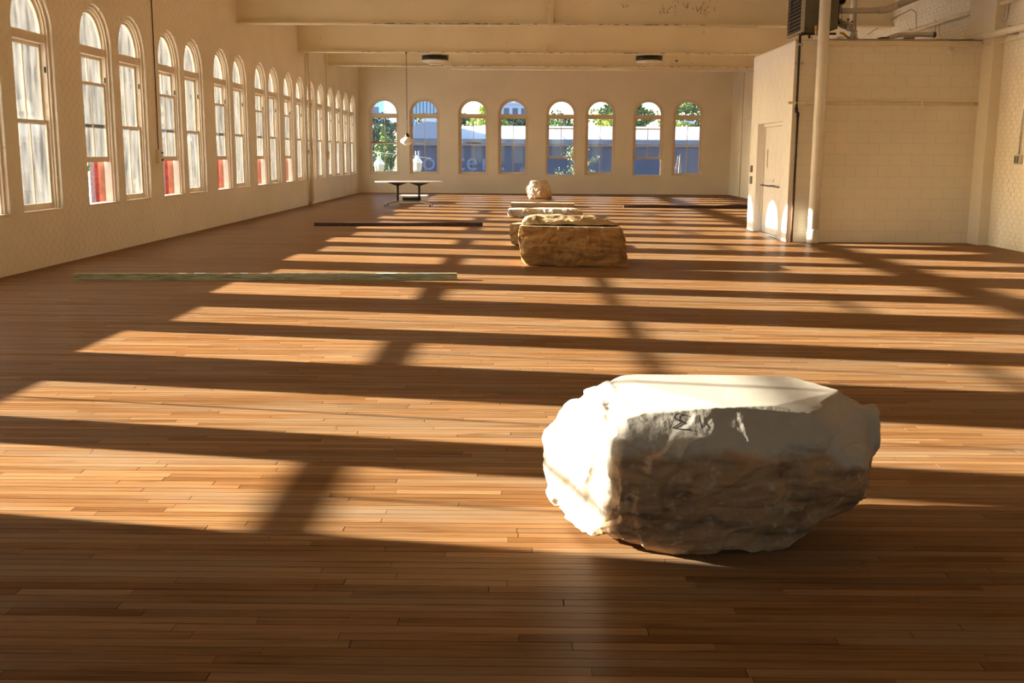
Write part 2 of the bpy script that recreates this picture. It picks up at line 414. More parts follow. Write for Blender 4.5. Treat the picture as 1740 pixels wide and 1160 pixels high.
# right wall
bm = bmesh.new(); box(bm, XR, XR+.35, YN, YF+.5, -.25, ZC+.1)
wall_right = link('wall_right', bm, M_joint, kind='structure', label='blank cream painted brick wall on the right, joints showing through the paint', cat='wall')
B = courses(YN, YF, 0, ZC, [], HW)
full = boxes_mesh('brick', [(-.0035, .004, 0, .205, 0, .065)]); full.materials.append(M_wall)
cand = sorted([b for b in B if b[4] and b[0] > 16.2 and b[0] < 19.0 and b[2] < 4.3], key=lambda b: b[0])[:300]
ids = set(id(b) for b in cand)
for b in cand:
    o = bpy.data.objects.new('brick', full); C.objects.link(o); o.parent = wall_right; o.location = (XR, b[0], b[2])
link('brickwork', boxes_mesh('brickwork', [(XR-.0035+random.uniform(-.001,.001), XR+.004, b[0], b[1], b[2], b[3]) for b in B if id(b) not in ids]), M_wall, wall_right, kind='stuff')
NW_ADDED = [-6.65,-5.07,-3.17,-1.60,.31,1.90,3.85,5.47]  # added windows behind the camera, filling the boulder's shaded front with skylight
wall_near = layered_wall('wall_near', -XR, -XL, NW_ADDED, (0, YN, 0), math.radians(180), 'cream painted end wall behind the viewpoint, with arched windows added for fill light', lambda b: None)
link('ceiling', bmbox(XL-.6, XR+.35, YN-.5, YF+.6, ZC, ZC+.3), M_ceil, kind='structure', label='flat cream painted ceiling above the beams', cat='ceiling')
# pilaster on right wall beside the enclosure
link('pilaster', bmbox(8.18, XR+.01, 19.1, 20.2, -.004, ZC, bev=.006), M_wall, kind='structure',
     label='shallow full-height brick pier on the right wall beside the block enclosure', cat='pilaster')

# ------------------------------------------------------------------ window prototypes
def archring(bm, ro, ri, w0, w1, zc=ZA, n=20, legs=None):
    """half ring, optionally with straight legs down to z=legs"""
    P = []
    if legs is not None: P.append(((ro, legs), (ri, legs)))
    for k in range(n+1):
        a = math.pi*k/n; P.append(((ro*math.cos(a), zc+ro*math.sin(a)), (ri*math.cos(a), zc+ri*math.sin(a))))
    if legs is not None: P.append(((-ro, legs), (-ri, legs)))
    V = [[bm.verts.new((p[0], w, p[1])) for p in pr for w in (w0, w1)] for pr in P]  # o0,o1,i0,i1
    for A, B2 in zip(V, V[1:]):
        bm.faces.new((A[0], B2[0], B2[2], A[2])); bm.faces.new((A[1], A[3], B2[3], B2[1]))
        bm.faces.new((A[0], A[1], B2[1], B2[0])); bm.faces.new((A[2], B2[2], B2[3], A[3]))
    bm.faces.new((V[0][0], V[0][2], V[0][3], V[0][1])); bm.faces.new((V[-1][0], V[-1][1], V[-1][3], V[-1][2]))
def make_window(raised, glass):
    e = bpy.data.objects.new('window_1', None); C.objects.link(e); e.empty_display_size = .1; e['kind'] = 'structure'
    bm = bmesh.new()
    archring(bm, HW-.001, HW-.05, .045, .075, legs=ZS)       # casing
    archring(bm, HW-.001, HW-.075, .075, .189, legs=ZS)     # jamb box
    link('window_frame', bm, M_frame, e)
    bm = bmesh.new(); box(bm, -HW+.004, HW-.004, .01, .20, ZS+.001, ZS+.03, bev=.006); link('window_sill', bm, M_frame, e)
    bm = bmesh.new(); box(bm, -.54, .54, .078, .185, 3.00, 3.13, bev=.008); link('transom', bm, M_frame, e)
    bm = bmesh.new(); archring(bm, .532, .492, .115, .16, zc=3.13); o = link('fanlight_frame', bm, M_frame, e)
    bm = bmesh.new()
    vs = [bm.verts.new((.50*math.cos(math.pi*k/20), .14, 3.13+.50*math.sin(math.pi*k/20))) for k in range(21)]
    fc = bm.faces.new(vs); r = bmesh.ops.extrude_face_region(bm, geom=[fc]); bmesh.ops.translate(bm, verts=[v for v in r['geom'] if isinstance(v, bmesh.types.BMVert)], vec=(0,.004,0))
    link('pane', bm, glass, o)
    def sash(name, z0, z1, w, bot, top):
        bm = bmesh.new(); a, b = .529, .482
        box(bm, -a, -b, w, w+.035, z0, z1); box(bm, b, a, w, w+.035, z0, z1)
        box(bm, -b, b, w, w+.035, z0, z0+bot); box(bm, -b, b, w, w+.035, z1-top, z1)
        box(bm, -.011, .011, w+.004, w+.031, z0+bot, z1-top)
        o = link(name, bm, M_frame, e)
        for s in (-1, 1):
            x0, x1 = (-b, -.011) if s < 0 else (.011, b)
            link('pane', bmbox(x0, x1, w+.015, w+.019, z0+bot, z1-top), glass, o)
    sash('upper_sash', 1.93, 3.00, .148, .045, .045)
    dz = .625 if raised else 0
    sash('lower_sash', .771+dz, 1.975+dz, .108, .08, .045)
    for s in (-1, 1):
        link('sash_pulley', bmbox(s*.527-.006, s*.527+.006, .085, .105, 2.62, 2.70), M_bronze, e)
    bm = bmesh.new(); archring(bm, .574, .525, .191, .25, legs=.75); archring(bm, .574, .545, .25, .30, legs=.75); link('brick_mould', bm, M_mould, e)
    return e
protos = {}
wn = 0
ORD = ['first','second','third','fourth','fifth','sixth','seventh','eighth','ninth','tenth','eleventh','twelfth','thirteenth','fourteenth','fifteenth','sixteenth','seventeenth','eighteenth','nineteenth','twentieth','twenty-first','twenty-second']
def place_window(raised, glass, loc, rz, label, group):
    global wn
    k = (raised, glass.name)
    if k not in protos: protos[k] = make_window(raised, glass); o = protos[k]
    else: o = clone(protos[k])
    wn += 1; o.name = f'window_{wn}'; o.location = loc; o.rotation_euler = (0,0,rz)
    tag(o, label, 'window', group, 'structure')
n = len(LW)
for i, yc in enumerate(LW):
    r = yc in LRAISED
    place_window(r, M_glassL, (XL, yc, 0), math.radians(90),
        f'tall arched window in the left wall, {ORD[n-1-i]} from the far corner, ' + ('lower sash pushed up' if r else 'sashes closed'), 'arched windows of the left wall')
for i, xc in enumerate(FW):
    r = xc in FRAISED
    place_window(r, M_glassF, (xc, YF, 0), 0,
        f'arched sash window in the end wall, {ORD[i]} from the left, ' + ('lower sash pushed up' if r else 'sashes closed'), 'arched windows of the end wall')
for i, xc in enumerate(NW_ADDED):
    place_window(False, M_glassF, (-xc, YN, 0), math.radians(180), f'added unseen arched sash window behind the viewpoint, {ORD[7-i]} from the right side wall inwards', 'unseen arched windows added behind the viewpoint for fill light')
# little sensor beside last far window, bug on wall
link('alarm_sensor', bmbox(7.275, 7.335, YF-.03, YF, 1.95, 2.09, bev=.004), M_door, label='small white sensor box on the right casing of the last end-wall window', cat='sensor')
for (px, w_) in ((-5.72, .42), (-1.9, .42)):
    link('sash_prop', bmbox(px-.28, px+.28, YF+.09, YF+.104, 1.977, 2.012), M_scrap,
         label='brown wooden stick lying on the meeting rail of the %s end-wall window' % ('first' if px < -5 else 'third'), cat='stick')

# ------------------------------------------------------------------ beams
def ibeam(y, label, x1=XR):
    bm = bmesh.new()
    prof = [(-.15,0),(.15,0),(.15,.03),(.012,.045),(.012,1.0),(.15,1.02),(.15,1.05),(-.15,1.05),(-.15,1.02),(-.012,1.0),(-.012,.045),(-.15,.03)]
    A = [bm.verts.new((XL, y+a, 4.43+b)) for a, b in prof]; B2 = [bm.verts.new((x1, y+a, 4.43+b)) for a, b in prof]
    bm.faces.new(A); bm.faces.new(B2[::-1])
    for k in range(12): bm.faces.new((A[k], A[(k+1) % 12], B2[(k+1) % 12], B2[k]))
    o = link('ceiling_beam', bm, M_beam, label=label, cat='beam', group='steel beams spanning the room', kind='structure')
    return o
b1 = ibeam(24.95, 'nearest cream painted steel beam spanning the room, paint flaking near its right end')
b2 = ibeam(31.75, 'middle cream painted steel beam spanning the room')
b3 = ibeam(36.6, 'farthest cream painted steel beam, the shallow-looking one before the end wall')
ibeam(18.1, 'cream painted steel beam just above the top edge of the view')
ibeam(11.3, 'cream painted steel beam high over the middle of the floor')
ibeam(4.5, 'cream painted steel beam high over the near boulder')
# splice plate and flaking paint on beam 1
bm = bmesh.new(); box(bm, .62, .70, 24.78, 24.94, 4.40, 4.99, bev=.004); link('splice_plate', bm, M_cream, b1)
bm = bmesh.new(); box(bm, .62, .70, 31.58, 31.74, 4.40, 4.62, bev=.004); link('splice_plate', bm, M_cream, b2)
M_flake = simple('curled_paint_flake', (.82,.76,.62), .6); M_scar = simple('bare_primer_scar', (.25,.19,.12), .8)
bmf, bms = bmesh.new(), bmesh.new()
def flake(bm, x, y, z, s, curl):
    k = 6; c = [bm.verts.new((x+s*math.cos(2*math.pi*i/k+random.random()*.5)*random.uniform(.5,1), y-curl*(i % 2)-.002, z+s*1.4*math.sin(2*math.pi*i/k)*random.uniform(.5,1))) for i in range(k)]
    t = bm.verts.new((x, y-.001, z))
    for i in range(k): bm.faces.new((c[i], c[(i+1) % k], t))
for cx, cz, nn, sp_ in ((3.30,4.80,14,.10),(3.5,4.94,10,.12),(4.1,4.92,12,.12),(4.12,4.72,14,.1),(3.7,4.86,6,.06),(2.3,4.86,4,.04)):
    for _ in range(nn):
        x, z = cx+random.gauss(0, sp_), cz+random.gauss(0, sp_*.8)
        if z > 4.5: flake(bmf, x, 24.935, z, random.uniform(.012,.035), random.uniform(.008,.03)); flake(bms, x+.015, 24.9365, z-.01, random.uniform(.012,.03), .001)
link('paint_flakes', bmf, M_flake, b1, kind='stuff'); link('paint_scars', bms, M_scar, b1, kind='stuff')
# chips along the lower flanges
for bo, yy, rngx in ((b1, 24.795, (-3.4, 4.4)), (b2, 31.595, (-5, 7.6)), (b3, 36.445, (-5.6, 7.6))):
    bm = bmesh.new()
    for _ in range(70):
        x = random.uniform(*rngx); l = random.uniform(.02, .14)
        box(bm, x, x+l, yy-.001, yy+.004, 4.432, 4.432+random.uniform(.006,.02))
    link('flange_chips', bm, M_scar, bo, kind='stuff')
# sprinkler / conduit pipes under beams
def sprinkler(x, y, z, where):
    e = empty('fire_sprinkler', (x, y, z), f'small brass sprinkler head hanging {where}', 'sprinkler', 'sprinkler heads')
    link('drop_nipple', mtube([(0,0,ZC-z),(0,0,0)], .016, 8), M_pipe, e)
    bm = bmesh.new(); lathe(bm, [(.012,0),(.03,-.02),(.012,-.03),(.012,-.055),(.035,-.06),(.035,-.064)], n=10); link('deflector', bm, M_steel, e)
sprinkler(.55, 33.1, 4.34, 'under the middle beam near its centre')
sprinkler(5.15, 33.1, 4.34, 'under the middle beam near its right end')
sprinkler(4.3, 26.0, 4.45, 'under the nearest beam near its right end')
e = empty('sprinkler_pipe', (0, 35.4, 4.26), 'thin cream sprinkler pipe running level below the farthest beam', 'pipe')
link('pipe_run', mtube([(-2.27,0,0),(XR,0,.0)], .028, 10), M_pipe, e)
for x in (-1.7, .6, 2.8, 5.0, 7.2): link('hanger', mtube([(x,0,0),(x,0,1.40)], .008, 6), M_pipe, e)
e = empty('sprinkler_pipe', (0, 24.4, 4.66), 'thin cream pipe on the face of the nearest beam', 'pipe')
e = e; link('pipe_run', mtube([(-3.1,.33,-.265),(5.3,.33,-.265)], .018, 8), M_pipe, e)
link('hanger', mtube([(.6,.33,-.265),(.6,.33,.2)], .012, 6), M_pipe, e)

# ------------------------------------------------------------------ ceiling drum heaters
def drum(x, y, z, label):
    e = empty('ceiling_heater', (x, y, z), label, 'heater', 'round heaters under the ceiling')
    bm = bmesh.new(); lathe(bm, [(.36,.0),(.405,.02),(.405,.15),(.36,.16)], n=40); link('drum', bm, M_dark, e)
    bm = bmesh.new(); lathe(bm, [(.36,.16),(.415,.162),(.415,.185),(.2,.2),(.1,.21)], n=40); link('lid', bm, M_steel, e)
    bm = bmesh.new(); lathe(bm, [(.10,-.075),(.30,-.06),(.40,-.015),(.405,.02),(.30,.02)], n=40); link('diffuser', bm, M_pipe, e)
    bm = bmesh.new(); lathe(bm, [(.06,-.12),(.18,-.105),(.2,-.085),(.10,-.07)], n=32); link('centre_cap', bm, M_pipe, e)
    bm = bmesh.new(); box(bm, -.12, .1, -.12, .12, .2, .29, bev=.01); box(bm, .12, .2, -.05, .05, .2, .26, bev=.006); link('motor', bm, M_dark, e)
    for k in range(3): link('hanger_rod', mtube([(.25*math.cos(k*2.1+.4), .25*math.sin(k*2.1+.4), .19), (.25*math.cos(k*2.1+.4), .25*math.sin(k*2.1+.4), ZC-z)], .008, 6), M_steel, e)
    link('drain_pipe', mtube([(.425,0,.22),(.425,0,-.16)], .022, 8), M_pipe, e)
drum(-2.70, 34.1, 4.40, 'dark round ceiling heater under the farthest beams, left of centre')
drum(3.96, 34.1, 4.42, 'dark round ceiling heater under the farthest beams, right of centre')
e = empty('pipe_bracket', (4.62, 34.2, 4.30), 'small pipe elbow and trap beside the right ceiling heater', 'pipe')
link('elbow', mtube([(-.2,0,.12),(-.2,0,-.04),(0,0,-.04),(0,0,.12),(.35,0,.12)], .02, 8), M_pipe, e)
link('trap_body', bmbox(.18,.26,-.04,.04,.12,.18,bev=.01), M_plate, e)

# ------------------------------------------------------------------ pendant lamp
e = empty('pendant_lamp', (-3.33, 31.6, 1.78), 'white opal glass pendant lamp on a long chain over the oval table', 'lamp')
bm = bmesh.new(); lathe(bm, [(.012,0),(.05,.012),(.12,.05),(.19,.10),(.203,.14),(.195,.17),(.14,.215),(.085,.245),(.06,.26)], n=36); link('lamp_shade', bm, M_opal, e)
bm = bmesh.new(); lathe(bm, [(.062,.255),(.07,.27),(.062,.30),(.038,.335),(.03,.36),(.012,.37)], n=20); link('shade_cap', bm, M_bronze, e)
bm = bmesh.new()
z = .37; k = 0
while z < 2.6:
    a = (1,0) if k % 2 else (0,1)
    tube(bm, [(a[0]*.012*math.cos(t), a[1]*.012*math.cos(t), z+.03+.03*math.sin(t)) for t in np.linspace(0, 2*math.pi, 7)], .005, 4, cap=False); z += .05; k += 1
link('chain', bm, M_bronze, e)
link('ceiling_hook', mtube([(0,0,2.6),(0,0,2.66)], .02, 8), M_bronze, e)

# ------------------------------------------------------------------ block-built enclosure
EX0, EX1, EY0, EY1, EZ = 4.87, 8.19, 19.55, 22.95, 3.56
DY0, DY1, DZ = 20.22, 22.28, 2.19
bm = bmesh.new(); box(bm, EX0+.19, EX1, EY0, EY0+.19, -.004, EZ); box(bm, EX0, EX0+.19, EY0, EY0+.19, -.004, EZ)
wf = link('wall_enclosure_front', bm, M_joint, kind='structure', label='cream painted concrete block wall of the small enclosure, facing the viewer', cat='wall')
bl = boxes_mesh('block', [(.004, .392, -.003, .004, .004, .194)]); bl.materials.append(M_block)
half, n_ = [], 0
for r_ in range(18):
    z = r_*.1985 - .004*0; x = EX0 + .006 - (.2 if r_ % 2 else 0)
    while x < EX1 - .02:
        a, b = max(x, EX0+.004), min(x+.392, EX1-.002)
        if b - a > .385:
            o = bpy.data.objects.new('block', bl); C.objects.link(o); o.parent = wf; o.location = (a-.004, EY0, z)
        elif b - a > .03:
            me = boxes_mesh('block', [(a, b, EY0-.003, EY0+.004, z+.004, z+.194)]); link('block', me, M_block, wf)
        x += .4
bm = bmesh.new()
box(bm, EX0, EX0+.19, EY0+.19, DY0, -.004, EZ); box(bm, EX0, EX0+.19, DY1, EY1, -.004, EZ); box(bm, EX0, EX0+.19, DY0, DY1, DZ, EZ)
ws = link('wall_enclosure_side', bm, M_white, kind='structure', label='white painted block side of the enclosure holding the double doors', cat='wall')
for r_ in range(18):
    z = r_*.1985; y = EY0 + .004 - (.2 if r_ % 2 else 0)
    while y < EY1 - .02:
        a, b = max(y, EY0+.004), min(y+.392, EY1-.002)
        segs = [(a, b)]
        if z < DZ:
            segs = [(s0, s1) for s0, s1 in ((a, min(b, DY0-.004)), (max(a, DY1+.004), b)) if s1 - s0 > .02]
        for s0, s1 in segs:
            if s1 - s0 > .02:
                me = boxes_mesh('block', [(EX0-.003, EX0+.004, s0, s1, max(z+.004, DZ+.004 if (z < DZ < z+.194 and not (s1 <= DY0 or s0 >= DY1)) else 0), z+.194)]); link('block', me, M_white, ws)
        y += .4
bm = bmesh.new(); box(bm, EX0, EX1, EY1-.19, EY1, -.004, EZ); link('wall_enclosure_back', bm, M_white, kind='structure', label='back wall of the block enclosure, turned away from view', cat='wall')
link('enclosure_roof', bmbox(EX0+.005, EX1, EY0+.02, EY1-.01, EZ, EZ+.03), M_steel, kind='structure', label='flat metal deck roof of the block enclosure', cat='roof')
link('trim_1', bmbox(5.42, EX1-.02, EY0-.05, EY0-.003, EZ-.075, EZ+.012, bev=.006), M_cream, kind='structure', label='cream ledge along the top edge of the block wall', cat='trim')
# doors
d = empty('door_1', (EX0+.15, DY0, 0), 'white painted double door set deep in the side of the block enclosure', 'door', kind='structure')
bm = bmesh.new(); box(bm, -.03, .045, .0, .05, 0, DZ); box(bm, -.03, .045, DY1-DY0-.05, DY1-DY0, 0, DZ); box(bm, -.03, .045, .05, DY1-DY0-.05, DZ-.06, DZ)
link('door_frame', bm, M_door, d)
for k, (a, b) in enumerate(((.055, 1.025), (1.035, DY1-DY0-.055))):
    lf = link('door_leaf', bmbox(0, .04, a, b, .012, DZ-.065, bev=.003), M_door, d)
    if k == 1:
        bm = bmesh.new(); box(bm, -.006, .0, b-.32, b-.22, 1.28, 1.72, bev=.002); link('window_surround', bm, M_door, lf)
        bm = bmesh.new(); box(bm, -.008, -.004, b-.29, b-.25, 1.32, 1.68); link('slot_window', bm, M_dark, lf)
    else:
        pass
    bm = bmesh.new(); box(bm, -.02, 0, a+.06, b-.06, 1.03, 1.09, bev=.004)
    link('push_bar_housing', bm, M_door, lf)
    link('push_bar', mtube([(-.02,a+.06,.97),(-.075,a+.09,.96),(-.075,b-.09,.96),(-.02,b-.06,.97)], .014, 8), M_bronze, lf)
bm = bmesh.new(); tube(bm, [(-.03,.16,1.28),(-.05,.16,1.20),(-.045,.15,1.02),(-.06,.16,.9)], .022, 8); link('lock_case', bm, M_bronze, d)
bm = bmesh.new(); tube(bm, [(-.05,.15,.95),(-.06,.18,.75),(-.06,.22,.5),(-.05,.2,.42)], [.01,.012,.012,.02], 8); tube(bm, [(-.05,.15,.95),(-.055,.26,.72),(-.06,.22,.5)], .007, 6); link('door_chain', bm, M_bronze, d)
link('threshold', bmbox(-.14,.045,0,DY1-DY0,-.003,.012), M_plate, d)
for z, h, lb in ((1.28, .14, 'dark switch plate beside the enclosure doors, the upper one'), (1.05, .16, 'brown metal box beside the enclosure doors, the lower one')):
    link('switch_plate', bmbox(EX0-.035, EX0-.003, 22.62, 22.74, z-h/2, z+h/2, bev=.006), M_plate, label=lb, cat='switch')
# front wall fittings
e = empty('gas_pipe', (4.93, EY0-.05, 0), 'thin dark gas pipe running up the left edge of the block wall', 'pipe')
link('upper_pipe', mtube([(0,0,2.36),(0,0,3.66)], .021, 10), M_bronze, e)
link('pipe_offset', mtube([(.03,0,2.24),(.03,0,2.30),(0,0,2.34),(0,0,2.40)], .03, 10), M_dark, e)
link('lower_pipe', mtube([(.03,0,0),(.03,0,1.1)], .023, 10), M_rustp, e)
link('middle_pipe', mtube([(.03,0,1.1),(.03,0,2.26)], .021, 10), M_bronze, e)
for z in (3.18, 1.55): link('pipe_clamp', bmbox(-.07 if z > 3 else -.02,.09 if z > 3 else .07,-.005,.046,z-.02,z+.02,bev=.003), M_steel, e)
link('valve', mtube([(-.05,0,3.5),(.05,0,3.5)], .028, 10), M_steel, e)
e = empty('wall_rail', (0, EY0-.045, 2.49), 'cream horizontal pipe rail across the upper third of the block wall', 'rail')
link('rail_pipe', mtube([(4.78,0,0),(8.16,0,0)], .026, 10), M_cream, e)
for x in (5.1, 6.15, 7.15, 8.05): link('rail_clip', bmbox(x-.02,x+.02,-.03,.042,-.035,.035,bev=.003), M_cream, e)
for x in (6.14, 6.79):
    link('cover_plate', bmbox(x-.095, x+.095, EY0-.012, EY0-.003, 2.69, 2.82, bev=.002), M_block,
         label='cream painted rectangular cover plate on the block wall, the %s of two' % ('left' if x < 6.5 else 'right'), cat='cover plate', group='cover plates on the block wall')
bm = bmesh.new()
bm2 = bmesh.new(); lathe(bm2, [(.075,0),(.075,.008),(.03,.014),(.012,.03),(.0,.03)], n=24)
bmesh.ops.rotate(bm2, verts=bm2.verts, matrix=Matrix.Rotation(math.radians(90), 3, 'X')); bm.free()
o = link('round_cap', bm2, M_block, label='small round cap near the top right of the block wall', cat='cap'); o.location = (7.62, EY0-.003, 3.40)
# columns
def column(x, y, z0, z1, r, label):
    e = empty('pipe_column', (x, y, z0), label, 'column', kind=None)
    bm = bmesh.new(); tube(bm, [(0,0,0),(0,0,z1-z0)], r, 32); link('shaft', bm, M_pipe, e)
    if z0 < .5:
        bm = bmesh.new(); lathe(bm, [(r+.012,0),(r+.014,.06),(r+.004,.14),(r+.012,.15),(r+.002,.24),(r+.001,.25)], n=32); link('base_collar', bm, M_pipe, e)
    return e
column(5.31, 19.38, 0, ZC, .097, 'thick white painted pipe column standing just in front of the block wall')
column(6.60, 22.0, EZ+.03, ZC, .062, 'thinner white pipe column rising from the enclosure roof')

# unit heater on rods above the enclosure
e = empty('unit_heater', (5.0, 19.75, 3.80), 'olive grey gas unit heater with slanted louvres hanging above the block enclosure', 'heater')
link('casing', bmbox(.06,.66,0,1.05,0,.95,bev=.01), M_olive, e)
bm = bmesh.new(); box(bm, 0,.06,-.01,.04,-.06,1.0); box(bm, 0,.06,1.01,1.06,-.06,1.0); box(bm, 0,.06,.04,1.01,.97,1.0); box(bm,0,.06,.04,1.01,-.06,-.03); link('louvre_frame', bm, M_alu, e)
link('louvre_shadow_box', bmbox(.05,.062,.04,1.01,-.03,.97), M_dark, e)
for k in range(15):
    z = -.02 + k*.066; bm = bmesh.new()
    vs = [(-.02,.05,z),( .045,.05,z+.035),(.045,1.0,z+.035),(-.02,1.0,z)]
    a = [bm.verts.new(v) for v in vs]; b = [bm.verts.new((v[0], v[1], v[2]+.006)) for v in vs]
    bm.faces.new(a); bm.faces.new(b)
    for i in range(4): bm.faces.new((a[i], a[(i+1) % 4], b[(i+1) % 4], b[i]))
    link('louvre', bm, M_alu, e)
bm = bmesh.new(); bm2 = bmesh.new(); lathe(bm2, [(.13,0),(.155,.01),(.155,.17),(.14,.19),(.05,.2)], n=28); bmesh.ops.rotate(bm2, verts=bm2.verts, matrix=Matrix.Rotation(math.radians(90), 3, 'Y')); bmesh.ops.translate(bm2, verts=bm2.verts, vec=(.66,.35,.62)); bm.free(); link('fan_motor', bm2, M_dark, e)
bm = bmesh.new()
for k in range(7):
    x0 = .70+.02*k; tube(bm, [(x0,.3+.01*k,.46),(x0-.02+.03*math.sin(k),.3,.34),(x0-.03+.02*math.cos(k*2),.3,.24),(.72+.008*k,.3,.12)], .006, 5)
link('wiring', bm, M_dark, e)
bm = bmesh.new(); tube(bm, [(.06,-.03,-.09),(.62,-.03,-.09)], .02, 8); tube(bm, [(.06,-.03,-.09),(-.0,-.03,-.1)], .03, 8); tube(bm, [(.15,-.03,-.09),(.15,-.03,-.17)], .022, 8); link('gas_line', bm, M_bronze, e)
bm = bmesh.new(); box(bm,.24,.42,-.08,.0,-.12,-.04,bev=.01); tube(bm,[(.45,-.03,-.12),(.45,-.03,-.03)],.03,8); link('gas_valve', bm, M_alu, e)
link('valve_knob', mtube([(.26,-.04,-.04),(.26,-.04,.05)], .025, 10), M_yellow, e)
for x in (.12,.58):
    for y in (.12,.9): link('hanger_rod', mtube([(x,y,.95),(x,y,ZC-3.8)], .008, 6), M_steel, e)
link('drain_leg', mtube([(.2,-.03,-.1),(.2,-.03,-.22)], .006, 6), M_steel, e)
o = link('gas_hose', mtube([(5.69,19.68,3.72),(5.75,19.72,3.72),(5.83,19.8,3.68),(5.95,19.85,3.6),(6.05,19.9,3.6)], .021, 10), M_yellow, label='yellow gas hose looping from the unit heater to the enclosure roof', cat='hose')
bm = bmesh.new(); pts = [(5.84,20.3,3.98),(5.88,20.25,3.94),(5.98,20.1,3.87),(6.04,20.1,3.76),(6.05,20.1,3.6)]
tube(bm, pts, .075, 18)
e = empty('spiral_duct', (0,0,0), 'bright metal elbow duct dropping from the unit heater into the enclosure roof', 'duct'); link('duct_elbow', bm, M_duct, e)
for p in ((5.9,20.1,3.93),(6.03,20.1,3.80),(6.05,20.1,3.68)):
    bm = bmesh.new(); lathe(bm, [(.09,-.008),(.093,0),(.09,.008)], c=p, n=20); link('duct_seam', bm, M_duct, e)
e = empty('hose_tap', (5.95, 19.98, 3.92), 'looped hose taps with red handles behind the gas hose', 'tap')
link('loop_pipe', mtube([(-.05,0,.05),(-.05,0,-.08),(-.02,0,-.12),(.02,0,-.12),(.04,0,-.08),(.04,0,-.02)], .012, 8), M_steel, e)
link('riser', mtube([(.1,0,-.3),(.1,0,-.04)], .012, 8), M_steel, e)
for p in ((-.04,0,.07),(.03,0,.03)): link('red_handle', bmbox(p[0]-.03,p[0]+.02,-.02,.02,p[2]-.012,p[2]+.012,bev=.004), M_red, e)
e = empty('vent_pipe', (0,0,0), 'fat cream plastic vent pipe running right from the unit heater and up to the wall', 'pipe')
link('level_run', mtube([(5.72,20.5,4.20),(6.62,20.5,4.22)], .052, 18), M_pipe, e)
link('coupling', mtube([(5.76,20.5,4.20),(5.86,20.5,4.20)], .06, 18), M_pipe, e)
link('elbow', mtube([(6.60,20.5,4.22),(6.75,20.48,4.23),(6.84,20.42,4.26),(6.92,20.3,4.3)], .062, 18), M_pipe, e)
link('rising_run', mtube([(6.90,20.32,4.29),(7.25,19.9,4.42),(7.6,19.4,4.6)], .054, 18), M_pipe, e)
e = empty('roof_pipe', (0,0,0), 'bent cream pipe lying open-ended on the enclosure roof', 'pipe')
link('bent_pipe', mtube([(6.72,20.6,3.6),(6.78,20.6,3.68),(6.9,20.6,3.75),(7.05,20.6,3.79),(7.25,20.6,3.80),(7.72,20.6,3.80)], .045, 14), M_pipe, e)
link('open_collar', mtube([(7.68,20.6,3.80),(7.73,20.6,3.80)], .052, 14), M_plate, e)
for (x, y, w_, h_, rz, lb) in ((6.55,20.0,.19,.09,.1,'small brown wooden box on the enclosure roof, left of the bent pipe'),(7.0,19.95,.22,.08,-.25,'broken brown board on the enclosure roof, below the bent pipe'),(7.42,19.95,.25,.05,.05,'flat brown scrap of wood on the enclosure roof, right of the others')):
    bm = bmesh.new(); box(bm, -w_/2, w_/2, -.12, .12, 0, h_*.5, bev=.004); r = box(bm, -w_/2+.03, w_/2-.01, -.1, .06, h_*.5, h_, bev=.003)
    o = link('scrap_wood', bm, M_scrap, label=lb, cat='scrap wood', group='scraps of wood on the enclosure roof'); o.location = (x, y, EZ+.031); o.rotation_euler = (0,0,rz)
link('junction_box', bmbox(5.63,5.74,19.6,19.7,EZ+.031,EZ+.09,bev=.008), M_steel, label='small steel junction box on the roof edge beside the thick column', cat='box')
bm = bmesh.new(); tube(bm, [(5.42,19.62,EZ+.045),(8.05,19.62,EZ+.045)], .012, 8); link('roof_conduit', bm, M_steel, label='thin steel conduit lying along the front roof edge of the enclosure', cat='conduit')

# ------------------------------------------------------------------ pipes on the right wall
def pipe_thing(name, pts, r, mat, label, clips=()):
    e = empty(name, (0,0,0), label, 'pipe' if 'pipe' in name else 'conduit')
    link('pipe_run', mtube(pts, r, 14), mat, e)
    for c in clips: link('clip', bmbox(c[0]-.02, XR, c[1]-.015, c[1]+.015, c[2]-r-.015, c[2]+r+.015), M_steel, e)
pipe_thing('wall_pipe', [(8.27,17.0,4.17),(8.27,26.9,4.17)], .04, M_cream, 'upper cream pipe running along the right wall above the enclosure', [(8.27,19.9,4.17),(8.27,23.5,4.17)])
pipe_thing('wall_pipe', [(8.20,12,3.66),(8.20,17.6,3.66),(8.20,19.0,3.655),(8.05,19.9,3.65)], .062, M_pipe, 'thick white pipe on the right wall resting on the enclosure corner', [(8.2,16.5,3.66),(8.2,18.6,3.66)])
pipe_thing('wall_conduit', [(8.3,12,3.50),(8.3,18.9,3.50),(8.14,19.35,3.49),(7.6,19.49,3.48)], .012, M_cream, 'thin cream conduit just below the thick white pipe')
pipe_thing('wall_conduit', [(8.345,19.02,5.6),(8.345,19.02,4.0),(8.33,19.05,3.9),(8.12,19.6,3.62)], .014, M_steel, 'steel conduit dropping down the right wall beside the pier to the enclosure roof')
pipe_thing('wall_conduit', [(8.34,18.13,1.6),(8.34,18.13,2.2),(8.345,17.98,3.0),(8.345,17.9,3.6)], .012, M_steel, 'thin conduit rising from the outlet box on the right wall')
e = empty('outlet_box', (XR-.003, 18.13, 1.44), 'grey metal double outlet box low on the right wall', 'outlet')
link('box_body', bmbox(-.06,0,-.10,.10,0,.15,bev=.006), M_steel, e)
for s in (-1, 1): link('receptacle', bmbox(-.066,-.058,s*.048-.03,s*.048+.03,.02,.13,bev=.003), M_plate, e)
e = empty('wall_hook', (8.25, 22.1, 3.95), 'wire hooks dangling from the upper pipe on the right wall', 'hook')
